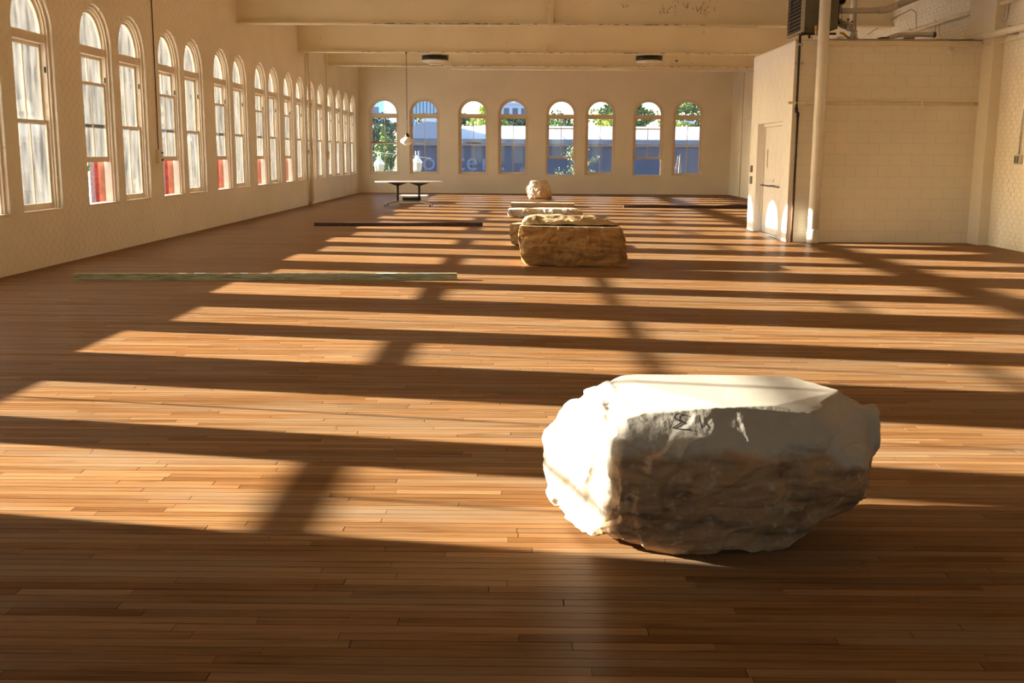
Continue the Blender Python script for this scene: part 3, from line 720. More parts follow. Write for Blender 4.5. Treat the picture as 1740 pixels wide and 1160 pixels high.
link('hook_wire', mtube([(0,0,.30),(.02,-.05,.26),(.01,-.04,.05),(-.02,-.05,-.01),(.02,.02,-.03)], .008, 6), M_steel, e)
link('hook_wire', mtube([(0,-.25,.22),(.01,-.26,.05),(.02,-.3,-.04),(-.01,-.24,-.03)], .008, 6), M_steel, e)
pipe_thing('wall_cable', [(8.34,26.6,4.45),(8.34,24.6,4.62),(8.34,23.7,4.66),(8.34,23.4,4.55),(8.34,23.3,4.1)], .006, M_bronze, 'dark cable looping over the right wall behind the vent pipe')
pipe_thing('wall_conduit', [(8.35,41.0,0.02),(8.35,41.0,4.6)], .02, M_cream, 'thin vertical conduit on the right wall near the far corner')
pipe_thing('wall_conduit', [(8.35,41.3,2.85),(8.35,38.6,2.95)], .014, M_cream, 'short level conduit with a box on the far right wall')

# left wall fittings
e = empty('switch_box', (XL+.003, 19.12, 1.36), 'pair of stacked cream switch boxes with a hanging cable between left windows', 'switch')
for z in (0, .125): 
    o = link('box_body', bmbox(0,.07,-.09,.09,z,z+.115,bev=.006), M_cream, e)
    link('toggle', bmbox(.07,.095,.02,.05,z+.04,z+.075,bev=.003), M_dark, o)
link('cable', mtube([(.03,0,.24),(.02,.02,.4),(.015,.05,.9),(.015,.06,1.8),(.015,.07,3.4),(.015,.07,4.3)], .009, 8), M_bronze, e)
e = empty('switch_box', (XL+.003, 36.0, 1.34), 'small cream box at the foot of a thin conduit near the far left windows', 'switch')
link('box_body', bmbox(0,.06,-.08,.08,0,.26,bev=.006), M_cream, e)
link('cable', mtube([(.02,0,.26),(.02,0,4.3)], .012, 8), M_cream, e)
e = empty('downpipe', (XL+.09, 32.72, 0), 'cream painted vertical drain pipe on the left wall between the windows', 'pipe')
link('pipe_run', mtube([(0,0,0),(0,0,1.6)], .062, 18), M_cream, e)
link('pipe_run', mtube([(0,0,1.6),(0,0,3.1)], .052, 18), M_cream, e)
link('pipe_run', mtube([(0,-.02,3.1),(0,-.02,ZC)], .045, 18), M_cream, e)
for z in (1.6, 3.08, .05): link('coupling', mtube([(0,0,z-.05),(0,0,z+.05)], .078, 18), M_cream, e)
link('thin_pipe', mtube([(0,-.16,0),(0,-.16,ZC)], .018, 10), M_cream, e)

# ------------------------------------------------------------------ table
e = empty('oval_table', (-3.33, 32.0, 0), 'long oval table with pale top on two dark pedestals near the far left corner', 'table')
bm = bmesh.new()
prof = [(1.0, .716), (1.01, .73), (1.0, .742)]
rings = []
for s_, z in [(.99,.715),(1.0,.722),(1.0,.738),(.995,.742)]:
    rings.append([bm.verts.new((1.02*s_*math.copysign(abs(math.cos(t))**.8, math.cos(t)), .55*s_*math.copysign(abs(math.sin(t))**.8, math.sin(t)), z)) for t in np.linspace(0, 2*math.pi, 65)[:-1]])
for A, B2 in zip(rings, rings[1:]):
    for k in range(64): bm.faces.new((A[k], A[(k+1) % 64], B2[(k+1) % 64], B2[k]))
bm.faces.new(rings[0]); bm.faces.new(rings[-1]); link('tabletop', bm, M_tabletop, e)
for x in (-.34, .30):
    link('column', mtube([(x,0,.13),(x,0,.64)], .032, 20), M_bronze, e)
    bm = bmesh.new()
    for s in (-1, 1):
        vs = [(x,-.02,.60),(x+s*.31,-.02,.70),(x+s*.31,-.02,.714),(x,-.02,.714)]
        a = [bm.verts.new(v) for v in vs]; b = [bm.verts.new((v[0], .02, v[2])) for v in vs]
        bm.faces.new(a); bm.faces.new(b)
        for i in range(4): bm.faces.new((a[i], a[(i+1) % 4], b[(i+1) % 4], b[i]))
        box(bm, x-.02, x+.02, s*.02, s*.30, .69, .714)
    link('support_bracket', bm, M_bronze, e)
    s = -1 if x < 0 else 1
    for dy in (-.34, .34):
        ft = mtube([(x,0,.155),(x+s*.16,dy*.5,.125),(x+s*.30,dy*.95,.085),(x+s*.35,dy,.06)], [.032,.027,.022,.016], 10)
        fo = link('foot', ft, M_alu, e)
        bmc = bmesh.new(); box(bmc, x+s*.35-.02, x+s*.35+.02, dy-.012, dy+.012, 0, .062, bev=.006); link('glide', bmc, M_dark, fo)
link('stretcher', mtube([(-.34,0,.15),(.30,0,.15)], .02, 10), M_alu, e)
e = empty('low_box', (-3.42, 34.0, 0), 'low pale box with a dark open front standing behind the table legs', 'box')
link('body', bmbox(-.45,.42,0,.9,.0,.24,bev=.01), M_tabletop, e)
link('dark_front', bmbox(-.33,.25,-.006,.0,.05,.19), M_dark, e)

# ------------------------------------------------------------------ long bars on the floor
def long_bar(name, p0, p1, w, h, mat, label, cat, wob=0, seg=60, top=None):
    a, b = Vector(p0), Vector(p1); d = (b-a); L = d.length; ang = math.atan2(d.y, d.x)
    bm = bmesh.new(); rs = []
    for i in range(seg+1):
        t = i/seg; x = L*t
        n1 = noise.noise(Vector((x*2.3, 1.7, h*10)))*wob; n2 = noise.noise(Vector((x*3.1, 8.2, h*10)))*wob; n3 = noise.noise(Vector((x*1.3, 4.2, w*10)))*wob
        rs.append([bm.verts.new(v) for v in ((x, -w/2+n1*.5, .0), (x, w/2+n2*.5, .0), (x, w/2+n2*.4, h+n3), (x, -w/2+n1*.4, h+n3*.9))])
    for A, B2 in zip(rs, rs[1:]):
        for k in range(4): bm.faces.new((A[k], A[(k+1) % 4], B2[(k+1) % 4], B2[k]))
    bm.faces.new(rs[0]); bm.faces.new(rs[-1])
    if name.startswith('glass'): return bm, a, ang, L
    o = link(name, bm, mat, label=label, cat=cat); o.location = a; o.rotation_euler = (0,0,ang)
    return o
# stacked sheets of greenish plate glass
M_gl, ns, ln, p = newmat('green_edge_glass')
p.inputs['Base Color'].default_value = (.55,.66,.50,1); p.inputs['Roughness'].default_value = .06; p.inputs['Transmission Weight'].default_value = .82; p.inputs['IOR'].default_value = 1.5
vnz = N(ns, 'ShaderNodeTexNoise'); vnz.inputs['Scale'].default_value = 3; tc_ = N(ns, 'ShaderNodeTexCoord'); mp_ = N(ns, 'ShaderNodeMapping'); mp_.inputs['Scale'].default_value = (2, 30, 60)
ln.new(tc_.outputs['Object'], mp_.inputs[0]); ln.new(mp_.outputs[0], vnz.inputs['Vector'])
vr = ramp(ns, [(.3, (.22,.25,.13)), (.5, (.55,.58,.36)), (.72, (.85,.88,.66))]); ln.new(vnz.outputs[0], vr.inputs[0]); ln.new(vr.outputs[0], p.inputs['Base Color'])
p.inputs['Transmission Weight'].default_value = .35
a, b = Vector((-5.47,12.93,0)), Vector((-.79,13.25,0)); ang = math.atan2((b-a).y, (b-a).x); L = (b-a).length
e = empty('glass_beam', a, 'long low beam of stacked greenish plate glass strips on the floor at left', 'glass bar', rz=ang)
zz = 0
for k, (h, w_, dx) in enumerate([(.011,.10,0),(.012,.098,.004),(.011,.10,-.003),(.012,.097,.002),(.011,.1,0),(.012,.098,-.002),(.011,.1,.003)]):
    link('glass_strip', bmbox(dx, L+dx, -w_/2, w_/2, zz, zz+h, bev=.0012), M_gl, e); zz += h + .0004
long_bar('timber_beam', (-4.46,23.05,0), (-.83,23.38,0), .14, .072, M_rusty, 'slender dark rust-brown timber lying on the floor behind the glass beam', 'timber', wob=.012)
long_bar('timber_beam', (3.08,32.05,0), (7.75,32.2,0), .20, .085, M_rusty, 'long dark warped timber on the floor running behind the block enclosure', 'timber', wob=.05)

# ------------------------------------------------------------------ stones
def hull_planes(pts):
    bm = bmesh.new()
    vs = [bm.verts.new(p) for p in pts]; r = bmesh.ops.convex_hull(bm, input=vs)
    bmesh.ops.recalc_face_normals(bm, faces=bm.faces); bm.normal_update()
    cen = sum((Vector(p) for p in pts), Vector())/len(pts)
    P = []
    for f in bm.faces:
        if f.calc_area() < 1e-6 or f.normal.length < .5: continue
        n_ = f.normal.copy(); c = f.calc_center_median()
        if n_.dot(c-cen) < 0: n_ = -n_
        P.append((n_, n_.dot(c-cen), f.calc_area(), c-cen, [v.co-cen for v in f.verts]))
    bm.free(); return cen, P
def boulder(name, pts, mat, label, loc, sub=7, amp=.02, chips=40, chip=.02, seed=1, stain_shade=None, sawn_top=True, nfreq=3, group=None, fine=.12, calm=None):
    rs = np.random.default_rng(seed)
    cen, P = hull_planes(pts)
    nrm = np.array([list(p[0]) for p in P]); d = np.array([p[1] for p in P]); area = np.array([p[2] for p in P])
    isflat = np.array([(n_[2] > .985 and sawn_top) for n_ in nrm])
    en, ed = [], []
    prob = area/area.sum()
    for _ in range(chips):
        k = rs.choice(len(P), p=prob)
        if isflat[k] and rs.random() < .8: continue
        vs = P[k][4]; w_ = rs.dirichlet([.6]*len(vs)); pt = sum((v*float(x) for v, x in zip(vs, w_)), Vector())
        n_ = np.array(list(P[k][0])) + rs.normal(0, .33, 3)
        if isflat[k]: n_[2] = abs(n_[2])*.5
        n_ /= np.linalg.norm(n_); dd = float(max((np.array([list(p) for p in pts])-np.array(list(cen))) @ n_))
        if dd <= 0: continue
        en.append(n_); ed.append(dd - rs.uniform(0, chip))
    base_n = nrm; NN = np.vstack([nrm] + ([np.array(en)] if en else [])); DD = np.concatenate([d, ed]) if en else d
    bm = bmesh.new(); bmesh.ops.create_icosphere(bm, subdivisions=sub, radius=1)
    me = bpy.data.meshes.new(name); bm.to_mesh(me); bm.free()
    n_v = len(me.vertices); co = np.empty(n_v*3, np.float32); me.vertices.foreach_get('co', co); co = co.reshape(-1, 3).astype(float)
    # bias sampling to the body's proportions
    ext = (np.ptp(np.array([list(p) for p in pts]), axis=0))/2; D = co*ext; D /= np.linalg.norm(D, axis=1)[:, None]
    den = D @ NN.T; t = np.where(den > 1e-4, DD[None]/np.maximum(den, 1e-4), 1e9)
    # planes are allowed a gentle relief of their own
    r = t.min(1); which = t.argmin(1); pos = D*r[:, None]
    fl = np.zeros(n_v, bool); nb = len(d); fl[which < nb] = isflat[which[which < nb]]
    cl = np.array(list(cen))
    disp = np.empty(n_v); 
    o1 = Vector((seed*3.1, seed*1.7, 0))
    for i in range(n_v):
        q = Vector(pos[i])
        a = noise.fractal(q*nfreq+o1, 1.0, 2.1, 4)*.5
        w_ = noise.voronoi(q*nfreq*1.6+o1)[0]; b = (w_[1]-w_[0])
        c = noise.noise(q*nfreq*9+o1)*fine + noise.noise(q*nfreq*22+o1)*fine*.6
        tv = noise.fractal(q*nfreq*.55-o1, 1.0, 2.0, 3)*3.2+10; fr_ = tv-math.floor(tv); st_ = min(1.0, fr_/.22)
        disp[i] = a - .5*min(b, .5) + c + (math.sin(math.floor(tv)*2.4)*(1-st_) + math.sin((math.floor(tv)+1)*2.4)*st_)*.30
    disp = disp*amp
    if calm is not None: disp = disp*calm(pos+cl)
    zt = (cl[2]+pos[:, 2])
    wgt = np.exp(-np.clip((t - r[:, None])*110, 0, 40)); wgt /= wgt.sum(1)[:, None]
    nn = wgt @ NN; nn /= np.linalg.norm(nn, axis=1)[:, None]
    isf = np.zeros(len(NN)); isf[:nb] = isflat; fw_ = np.clip((wgt @ isf)*1.6-.3, 0, 1)
    disp = fw_*np.minimum(disp, 0)*.03 + (1-fw_)*(disp - amp*.1)
    pos = pos + nn*disp[:, None]
    Wp = pos + cl
    Wp[:, 2] = np.maximum(Wp[:, 2], .0)
    L0 = np.array(loc)
    me.vertices.foreach_set('co', (Wp-L0).astype(np.float32).ravel())
    if stain_shade is not None:
        at = me.attributes.new('stain_shade', 'FLOAT', 'POINT'); at.data.foreach_set('value', stain_shade(Wp, nn).astype(np.float32))
    at = me.attributes.new('sawn', 'FLOAT', 'POINT'); at.data.foreach_set('value', fl.astype(np.float32))
    me.update()
    o = link(name, me, mat, label=label, cat='stone', group=group); o.location = loc
    # crisp creases between facets, smooth over fine relief
    for p_ in me.polygons: p_.use_smooth = True
    me.set_sharp_from_angle(angle=math.radians(34))
    return o

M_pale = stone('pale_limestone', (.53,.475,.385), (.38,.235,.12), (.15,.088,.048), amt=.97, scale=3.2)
M_ochre = stone('ochre_limestone', (.50,.37,.20), (.37,.185,.048), (.18,.09,.03), amt=.9, scale=2.6)
M_cream_st = stone('cream_limestone', (.72,.62,.46), (.50,.30,.11), (.30,.18,.08), amt=.8, scale=3.5)
T = .60
big = [(.405,4.56,.604),(1.155,4.58,.604),(1.256,4.42,.604),(1.335,4.30,.60),(.98,3.99,.604),(.80,3.965,.604),(.637,4.19,.604),(.534,4.33,.604),(.368,3.975,.574),(.559,3.96,.583),(.80,3.955,.583),(1.137,3.965,.582),
 (1.478,4.30,.532),(1.495,4.30,.456),(1.49,4.28,.144),(1.33,4.12,.150),(1.16,4.02,.09),
 (.40,3.925,.50),(.70,3.905,.50),(1.128,3.93,.50),(1.325,4.01,.365),
 (.356,3.87,.215),(.548,3.80,.227),(.895,3.80,.401),(.387,3.86,.309),
 (.284,4.08,.03),(.419,4.0,.01),(.602,3.98,0),(.834,3.98,0),(1.082,4.05,0),
 (.335,4.12,.56),(.295,4.06,.319),(.251,4.14,.022),
 (.088,4.5,.208),(.105,4.55,.341),(.20,4.55,.43),(.235,4.6,.50),(.269,4.62,.545),(.15,4.38,.039),
 (.2,4.8,.2),(.35,4.9,.4),(1.2,4.85,.40),(1.35,4.6,.30),(.35,4.45,0),(1.05,4.40,0)]
def stain_shade_big(P, n_):  # brown staining of the stone plus underside shade painted into the colour
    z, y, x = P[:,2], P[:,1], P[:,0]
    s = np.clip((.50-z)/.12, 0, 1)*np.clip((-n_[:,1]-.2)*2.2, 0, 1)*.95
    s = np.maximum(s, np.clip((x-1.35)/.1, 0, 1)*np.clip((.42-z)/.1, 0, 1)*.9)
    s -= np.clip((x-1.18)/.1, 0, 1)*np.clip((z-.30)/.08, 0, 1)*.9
    s = np.maximum(s, np.clip((.19-z)/.08, 0, 1)*np.clip((x-.36)/.08, 0, 1)*1.1)  # shade under the overhang, painted dark whatever the facing
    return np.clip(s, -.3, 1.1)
rock = boulder('boulder', big, M_pale, 'large pale limestone boulder with a flat sawn top, nearest of the stones', (.75,4.25,0), sub=8, amp=.038, chips=60, chip=.02, seed=8, stain_shade=stain_shade_big, nfreq=3.2, fine=.10,
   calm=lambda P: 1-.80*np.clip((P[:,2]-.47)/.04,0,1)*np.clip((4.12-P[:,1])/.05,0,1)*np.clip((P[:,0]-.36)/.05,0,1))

blk = [(-.02,14.93,.565),(1.40,14.90,.555),(.0,15.1,.565),(1.42,15.5,.56),(.05,15.6,.565),(1.30,15.75,.56),
 (-.05,14.92,.43),(.0,14.9,.12),(.14,14.95,0),(.07,14.98,.03),(1.53,14.86,0),(1.54,14.9,.04),(1.50,14.9,.30),(1.44,14.92,.50),(.2,14.82,.3),(1.2,14.80,.25),
 (1.5,15.5,.2),(.06,15.5,.2),(.1,15.7,0),(1.4,15.7,0)]
boulder('stone_block', blk, M_ochre, 'brown ochre limestone block with a sawn flat top, carrying the lid slab', (.75,15.2,0), sub=7, amp=.035, chips=24, chip=.014, seed=9,
        stain_shade=lambda P, n_: np.where(P[:,2] < .545, .75, -.5), nfreq=2.6)
lid = [(.0,15.02,.578),(1.40,15.02,.575),(.10,15.06,.66),(.18,15.12,.70),(1.10,15.12,.69),(1.25,15.08,.64),(.0,15.6,.58),(1.35,15.7,.58),(.2,15.7,.69),(1.15,15.7,.68),(.05,15.4,.66),(.6,15.0,.64)]
boulder('stone_slab', lid, M_ochre, 'rough thin ochre slab lying as a lid on the brown block', (.7,15.3,.575), sub=6, amp=.022, chips=40, chip=.02, seed=12, sawn_top=False,
        stain_shade=lambda P, n_: np.full(len(P), .25), nfreq=4)
side = [(-.18,18.3,.37),(.5,18.3,.38),(-.05,18.9,.37),(.5,18.9,.38),(-.19,18.25,.2),(-.15,18.25,.04),(-.05,18.35,0),(.5,18.3,0),(.45,18.9,0),(-.1,18.8,0)]
boulder('stone_block', side, M_ochre, 'smaller brown stone block half hidden behind the left side of the large brown block', (.15,18.6,0), sub=6, amp=.03, chips=14, chip=.015, seed=15,
        stain_shade=lambda P, n_: np.full(len(P), .35), nfreq=3)
s1 = [(-.33,26.75,.19),(-.34,26.7,.1),(-.30,26.7,0),(1.30,26.72,.215),(1.50,26.8,.19),(1.58,27.0,.10),(1.52,26.9,0),(.2,26.62,.12),(1.0,26.62,.08),(.5,26.7,0),
 (-.28,27.5,.2),(1.35,27.6,.21),(1.5,27.4,.05),(-.3,27.5,0),(.3,26.72,.21)]
boulder('stone_slab', s1, M_cream_st, 'long low rough cream slab on the floor, just behind the lidded block', (.6,27.1,0), sub=7, amp=.045, chips=70, chip=.04, seed=22,
        stain_shade=lambda P, n_: np.clip((P[:,0]-.1)*4, 0, 1)*np.clip((.65-P[:,0])*4, 0, 1)*.5, nfreq=4)
s2 = [(-.29,31.95,.125),(-.28,31.97,0),(1.61,31.95,.125),(1.60,31.97,0),(-.27,32.9,.125),(1.60,32.95,.125),(-.25,32.9,0),(1.58,32.95,0)]
boulder('stone_slab', s2, M_cream_st, 'flat sawn tan slab on the floor, the straight-edged one behind the rough slab', (.66,32.4,0), sub=6, amp=.008, chips=10, chip=.008, seed=25,
        stain_shade=lambda P, n_: np.full(len(P), .5), nfreq=5)
fb = [(.32,37.6,.665),(.93,37.6,.665),(.95,38.1,.66),(.4,38.1,.66),(.19,37.7,.40),(.17,37.8,.34),(.25,37.6,.08),(.30,37.6,0),(1.0,37.6,.40),(1.10,37.75,.25),(1.10,37.75,.02),(1.05,37.65,0),
 (.7,37.5,.45),(.66,37.48,.15),(.3,38.2,.1),(1.05,38.2,.2),(.35,38.1,0),(1.0,38.1,0)]
boulder('boulder', fb, M_cream_st, 'upright cream boulder with a flat top, farthest of the stones', (.65,37.85,0), sub=6, amp=.03, chips=40, chip=.03, seed=31,
        stain_shade=lambda P, n_: np.clip((P[:,0]-.55)*3, 0, .5), nfreq=4)
# loose pebble of stone on slab
# marker strokes on the near boulder
from mathutils.bvhtree import BVHTree
dg = bpy.context.evaluated_depsgraph_get(); bvh = BVHTree.FromObject(rock, dg)
M_ink = simple('black_marker_ink', (.035,.03,.035), .6)
def stroke(path, w=.0024):
    pts = []
    for a_, b_ in zip(path, path[1:]):
        for t in np.linspace(0, 1, 10)[:-1]: pts.append((a_[0]+(b_[0]-a_[0])*t, a_[1]+(b_[1]-a_[1])*t))
    pts.append(path[-1]); out = []
    for x, z in pts:
        h = bvh.ray_cast(Vector((x-rock.location.x, 3.0-rock.location.y, z)), Vector((0,1,0)))
        if h[0]: out.append((h[0]+h[1]*.0012, h[1]))
    bm = bmesh.new(); L_ = []
    for i, (p_, n_) in enumerate(out):
        d_ = (out[min(i+1, len(out)-1)][0]-out[max(i-1, 0)][0]).normalized(); s_ = d_.cross(n_).normalized()*w*(.6+.5*math.sin(math.pi*i/len(out)))
        L_.append([bm.verts.new(p_+s_), bm.verts.new(p_-s_), bm.verts.new(p_-s_+n_*.0006), bm.verts.new(p_+s_+n_*.0006)])
    for A, B2 in zip(L_, L_[1:]):
        for k in range(4): bm.faces.new((A[k], A[(k+1) % 4], B2[(k+1) % 4], B2[k]))
    link('marker_stroke', bm, M_ink, rock)
MK = [[(.635,.574),(.615,.577),(.599,.573),(.594,.563),(.606,.556),(.622,.549),(.602,.538),(.586,.529),(.618,.526),(.650,.528)], [(.687,.575),(.690,.553),(.696,.531)]]
for s_ in MK: stroke(s_)

# ------------------------------------------------------------------ outside
M_ground = simple('pale_asphalt', (.30,.29,.28), .9, var=.2, scale=.3)
link('ground', bmbox(-160, 160, -60, 260, -4.9, -4.6), M_ground, kind='structure', label='pale paved ground outside the building', cat='ground')
M_bay = simple('pale_blue_metal', (.17,.22,.34), .6)
M_bluew = simple('blue_grey_cladding', (.03,.042,.085), .6, var=.08, scale=1)
M_letter = simple('faded_blue_lettering', (.085,.12,.235), .6)
M_roof = simple('white_roof_membrane', (.42,.43,.46), .6, var=.06, scale=.8)
M_fascia = simple('slate_fascia', (.09,.115,.17), .7, var=.15, scale=2)
M_glassb = simple('blue_glazed_tower', (.32,.52,.78), .3, var=.1)
M_greyb = simple('grey_stone_building', (.42,.48,.62), .7)
M_brickb = simple('far_red_brick', (.33,.12,.10), .85)
e = empty('warehouse', (0, 65, 0), 'low blue-walled warehouse with white sloping roof seen through the end windows', 'building')
link('wall', bmbox(-7.0, 24, 0, .3, -4.6, 2.05), M_bluew, e)
link('fascia', bmbox(-6.8, 24, -.25, .3, 2.05, 2.46), M_fascia, e)
bm = bmesh.new(); vs = [(-5.0,-.2,2.46),(24,-.2,2.46),(24,7,3.42),(-5.0,7,3.42)]
a_ = [bm.verts.new(v) for v in vs]; b_ = [bm.verts.new((v[0],v[1],v[2]-.15)) for v in vs]; bm.faces.new(a_); bm.faces.new(b_)
for i in range(4): bm.faces.new((a_[i], a_[(i+1) % 4], b_[(i+1) % 4], b_[i]))
link('roof', bm, M_roof, e)
for x in np.arange(1.0, 24, 1.1):
    bm = bmesh.new(); tube(bm, [(x+.5,-.2,2.465),(x,7,3.425)], .012, 4); link('roof_seam', bm, M_fascia, e)
bm = bmesh.new()   # barrel-ended bay at left
pr = [(-6.75,2.46),(-4.6,2.46),(-4.6,3.4)] + [(-5.6+ -1.15*math.sin(t), 2.46+1.0*math.cos(t)) for t in np.linspace(0, math.pi/2, 12)]
a_ = [bm.verts.new((p_[0],-.3,p_[1])) for p_ in pr]; b_ = [bm.verts.new((p_[0],7,p_[1])) for p_ in pr]; bm.faces.new(a_); bm.faces.new(b_)
for i in range(len(pr)): bm.faces.new((a_[i], a_[(i+1) % len(pr)], b_[(i+1) % len(pr)], b_[i]))
link('vaulted_bay', bm, M_bay, e)
bm = bmesh.new(); vs = [(-6.7,3.3),(-6.4,3.95),(-6.0,3.95),(-4.9,3.4)]
a_ = [bm.verts.new((p_[0],7.1,p_[1]+.2)) for p_ in vs]; b_ = [bm.verts.new((p_[0],9,p_[1]+.2)) for p_ in vs]; bm.faces.new(a_); bm.faces.new(b_)
for i in range(4): bm.faces.new((a_[i], a_[(i+1) % 4], b_[(i+1) % 4], b_[i]))
link('gable', bm, M_roof, e)
for txt, x, sz in (('o', -5.98, 1.55), ('c', -4.00, 1.55), ('e', -3.32, 1.55), ('r', -2.42, 1.55), ('.', -1.26, 1.7)):
    cu = bpy.data.curves.new('letter', 'FONT'); cu.body = txt; cu.size = sz; cu.extrude = .02
    o = bpy.data.objects.new('letter', cu); C.objects.link(o); cu.materials.append(M_letter)
    me = bpy.data.meshes.new_from_object(o); bpy.data.objects.remove(o); o = bpy.data.objects.new('letter', me); C.objects.link(o)
    o.parent = e; o.location = (x, -.03, .60); o.rotation_euler = (math.radians(90), 0, 0)
bm = bmesh.new(); vs = [(-6.40,.45),(-6.28,.45),(-6.02,1.75),(-6.14,1.75)]
a_ = [bm.verts.new((p_[0],-.05,p_[1])) for p_ in vs]; b_ = [bm.verts.new((p_[0],0,p_[1])) for p_ in vs]; bm.faces.new(a_); bm.faces.new(b_)
for i in range(4): bm.faces.new((a_[i], a_[(i+1) % 4], b_[(i+1) % 4], b_[i]))
link('letter', bm, M_letter, e)
def building(name, x0, x1, y0, y1, z1, mat, label, ribs=0, wins=None):
    e = empty(name, ((x0+x1)/2, y0, 0), label, 'building')
    cx = (x0+x1)/2
    link('wall', bmbox(x0-cx, x1-cx, 0, y1-y0, -4.6, z1), mat, e)
    link('parapet', bmbox(x0-cx-.15, x1-cx+.15, -.15, y1-y0+.15, z1, z1+.25), M_greyb, e)
    if ribs:
        for x in np.linspace(x0-cx+.2, x1-cx-.2, ribs): link('rib', bmbox(x-.05, x+.05, -.12, 0, -4.6, z1), M_fascia, e)
    if wins:
        for x in np.linspace(x0-cx+.8, x1-cx-.8, wins[0]):
            for z in wins[1]: link('window', bmbox(x-.3, x+.3, -.03, 0.02, z, z+.9), M_fascia, e)
building('tower', -11.9, -7.6, 110, 118, 12, M_glassb, 'tall pale blue ribbed tower seen through the top of the second end window', ribs=12)
building('office_block', -17.5, -14.2, 112, 120, 7.4, M_glassb, 'pale blue office block seen through the top of the first end window', wins=(4, (5.4,)))
building('stone_building', -2.4, 3.0, 118, 126, 6.9, M_greyb, 'grey stone building seen through the top of the fourth end window', wins=(5, (5.6,)))
building('brick_house', 12.2, 15.2, 96, 101, 4.3, M_brickb, 'small red brick house seen through the seventh end window', wins=(3, (2.8,)))
building('grey_house', -13.6, -10.9, 82, 88, 3.1, M_fascia, 'grey low house seen through the first end window', wins=(3, (1.6,)))

M_leafd = simple('dark_green_leaves', (.035,.075,.025), .6, var=.4, scale=.8)
M_leafm = simple('mid_green_leaves', (.10,.17,.035), .6, var=.4, scale=.8)
M_leafy = simple('yellow_green_leaves', (.26,.32,.05), .6, var=.4, scale=.8)
M_leafp = simple('pale_green_leaves', (.13,.19,.07), .5, var=.3, scale=2)  # leaf colour of the young tree
M_bark = simple('grey_brown_bark', (.12,.085,.06), .9, var=.3)
def leaves_mesh(cen, rad, n, s, seed, shell=.5):
    r = np.random.default_rng(seed); v = r.normal(size=(n, 3)); v /= np.linalg.norm(v, axis=1)[:, None]
    lob = 1 + .25*np.sin(v[:,0]*5+seed)*np.cos(v[:,1]*4) + .2*np.sin(v[:,2]*7+seed*2)
    p = v*np.array(rad)*(lob*r.uniform(shell, 1, n)**.6)[:, None] + np.array(cen)
    a = r.normal(size=(n, 3)); a /= np.linalg.norm(a, axis=1)[:, None]; b = np.cross(a, r.normal(size=(n, 3))); b /= np.linalg.norm(b, axis=1)[:, None]
    ss = s*r.uniform(.6, 1.4, n)[:, None]
    V = np.stack([p-a*ss, p+b*ss*.5, p+a*ss, p-b*ss*.5], 1).reshape(-1, 3); me = bpy.data.meshes.new('foliage')
    me.vertices.add(len(V)); me.vertices.foreach_set('co', V.ravel()); me.loops.add(4*n); me.loops.foreach_set('vertex_index', np.arange(4*n, dtype=np.int32))
    me.polygons.add(n); me.polygons.foreach_set('loop_start', (np.arange(n)*4).astype(np.int32)); me.polygons.foreach_set('use_smooth', np.zeros(n, bool)); me.update(calc_edges=True)
    return me
def tree(x, y, zc, rad, mat, label, n=2600, s=.22, seed=1, name='tree', trunk=.22):
    e = empty(name, (x, y, -4.6), label, 'tree' if name == 'tree' else 'shrub', 'trees and shrubs outside')
    H_ = zc+4.6
    link('foliage', leaves_mesh((0,0,H_), rad, n, s, seed), mat, e)
    bm = bmesh.new(); tube(bm, [(0,0,0),(.05,0,H_*.5),(0,.05,H_)], [trunk, trunk*.7, trunk*.3], 8)
    for k in range(5):
        a = k*1.26; tube(bm, [(0,0,H_*.75),(rad[0]*.5*math.cos(a), rad[1]*.5*math.sin(a), H_+rad[2]*.3)], [trunk*.4, trunk*.1], 6)
    link('trunk', bm, M_bark, e)
tree(-11.0, 76, 1.7, (1.7,1.2,2.3), M_leafd, 'dark green tree filling the left half of the first end window', 4500, .14, 2)
tree(-8.95, 71, 1.2, (.6,.6,1.9), M_leafm, 'light green tree at the right edge of the first end window', 1800, .12, 3)
tree(-9.6, 62, -.6, (1.7,1.0,1.5), M_leafm, 'low green tree behind the lamp in the first end window', 3000, .12, 4)
tree(-7.2, 98, 3.9, (2.4,2,1.3), M_leafd, 'dark treetops above the vaulted bay in the second end window', 3000, .16, 5)
tree(-13.4, 100, 3.6, (2.2,2,1.6), M_leafd, 'dark treetops at the upper right of the first end window', 2500, .16, 6)
tree(-2.4, 84, 3.8, (1.3,1.3,1.7), M_leafy, 'bright yellow-green tree at the right of the third end window', 3000, .14, 7)
tree(-4.6, 90, 3.4, (1.5,1.5,1.4), M_leafd, 'dark tree at the left of the third end window', 2400, .15, 8)
tree(2.2, 86, 3.0, (1.8,1.5,1.6), M_leafm, 'green trees behind the roof in the fifth end window', 2600, .15, 9)
tree(3.6, 96, 3.1, (1.3,1.2,1.9), M_leafd, 'dark green tree at the right of the fifth end window', 2000, .15, 10)
tree(6.6, 79, 3.3, (1.3,1.2,1.2), M_leafy, 'yellow-green tree at the right of the sixth end window', 2600, .13, 11)
tree(7.6, 99, 3.0, (1.2,1.2,1.3), M_leafd, 'dark tree at the left of the sixth end window', 2000, .14, 12)
tree(10.6, 110, 5.2, (2.9,2,2.5), M_leafm, 'tall rounded green tree filling the seventh end window arch', 4500, .17, 13)
tree(8.9, 92, 2.6, (2.2,2,1.4), M_leafd, 'dark tree at the left of the seventh end window', 2200, .16, 14)
tree(17.4, 108, 4.9, (2.6,2,2.6), M_leafm, 'loose green tree filling the eighth end window', 4500, .17, 15)
tree(12.3, 86, 3.2, (2.2,1.6,1.0), M_leafy, 'yellow-green tree low in the eighth end window', 2500, .15, 16)
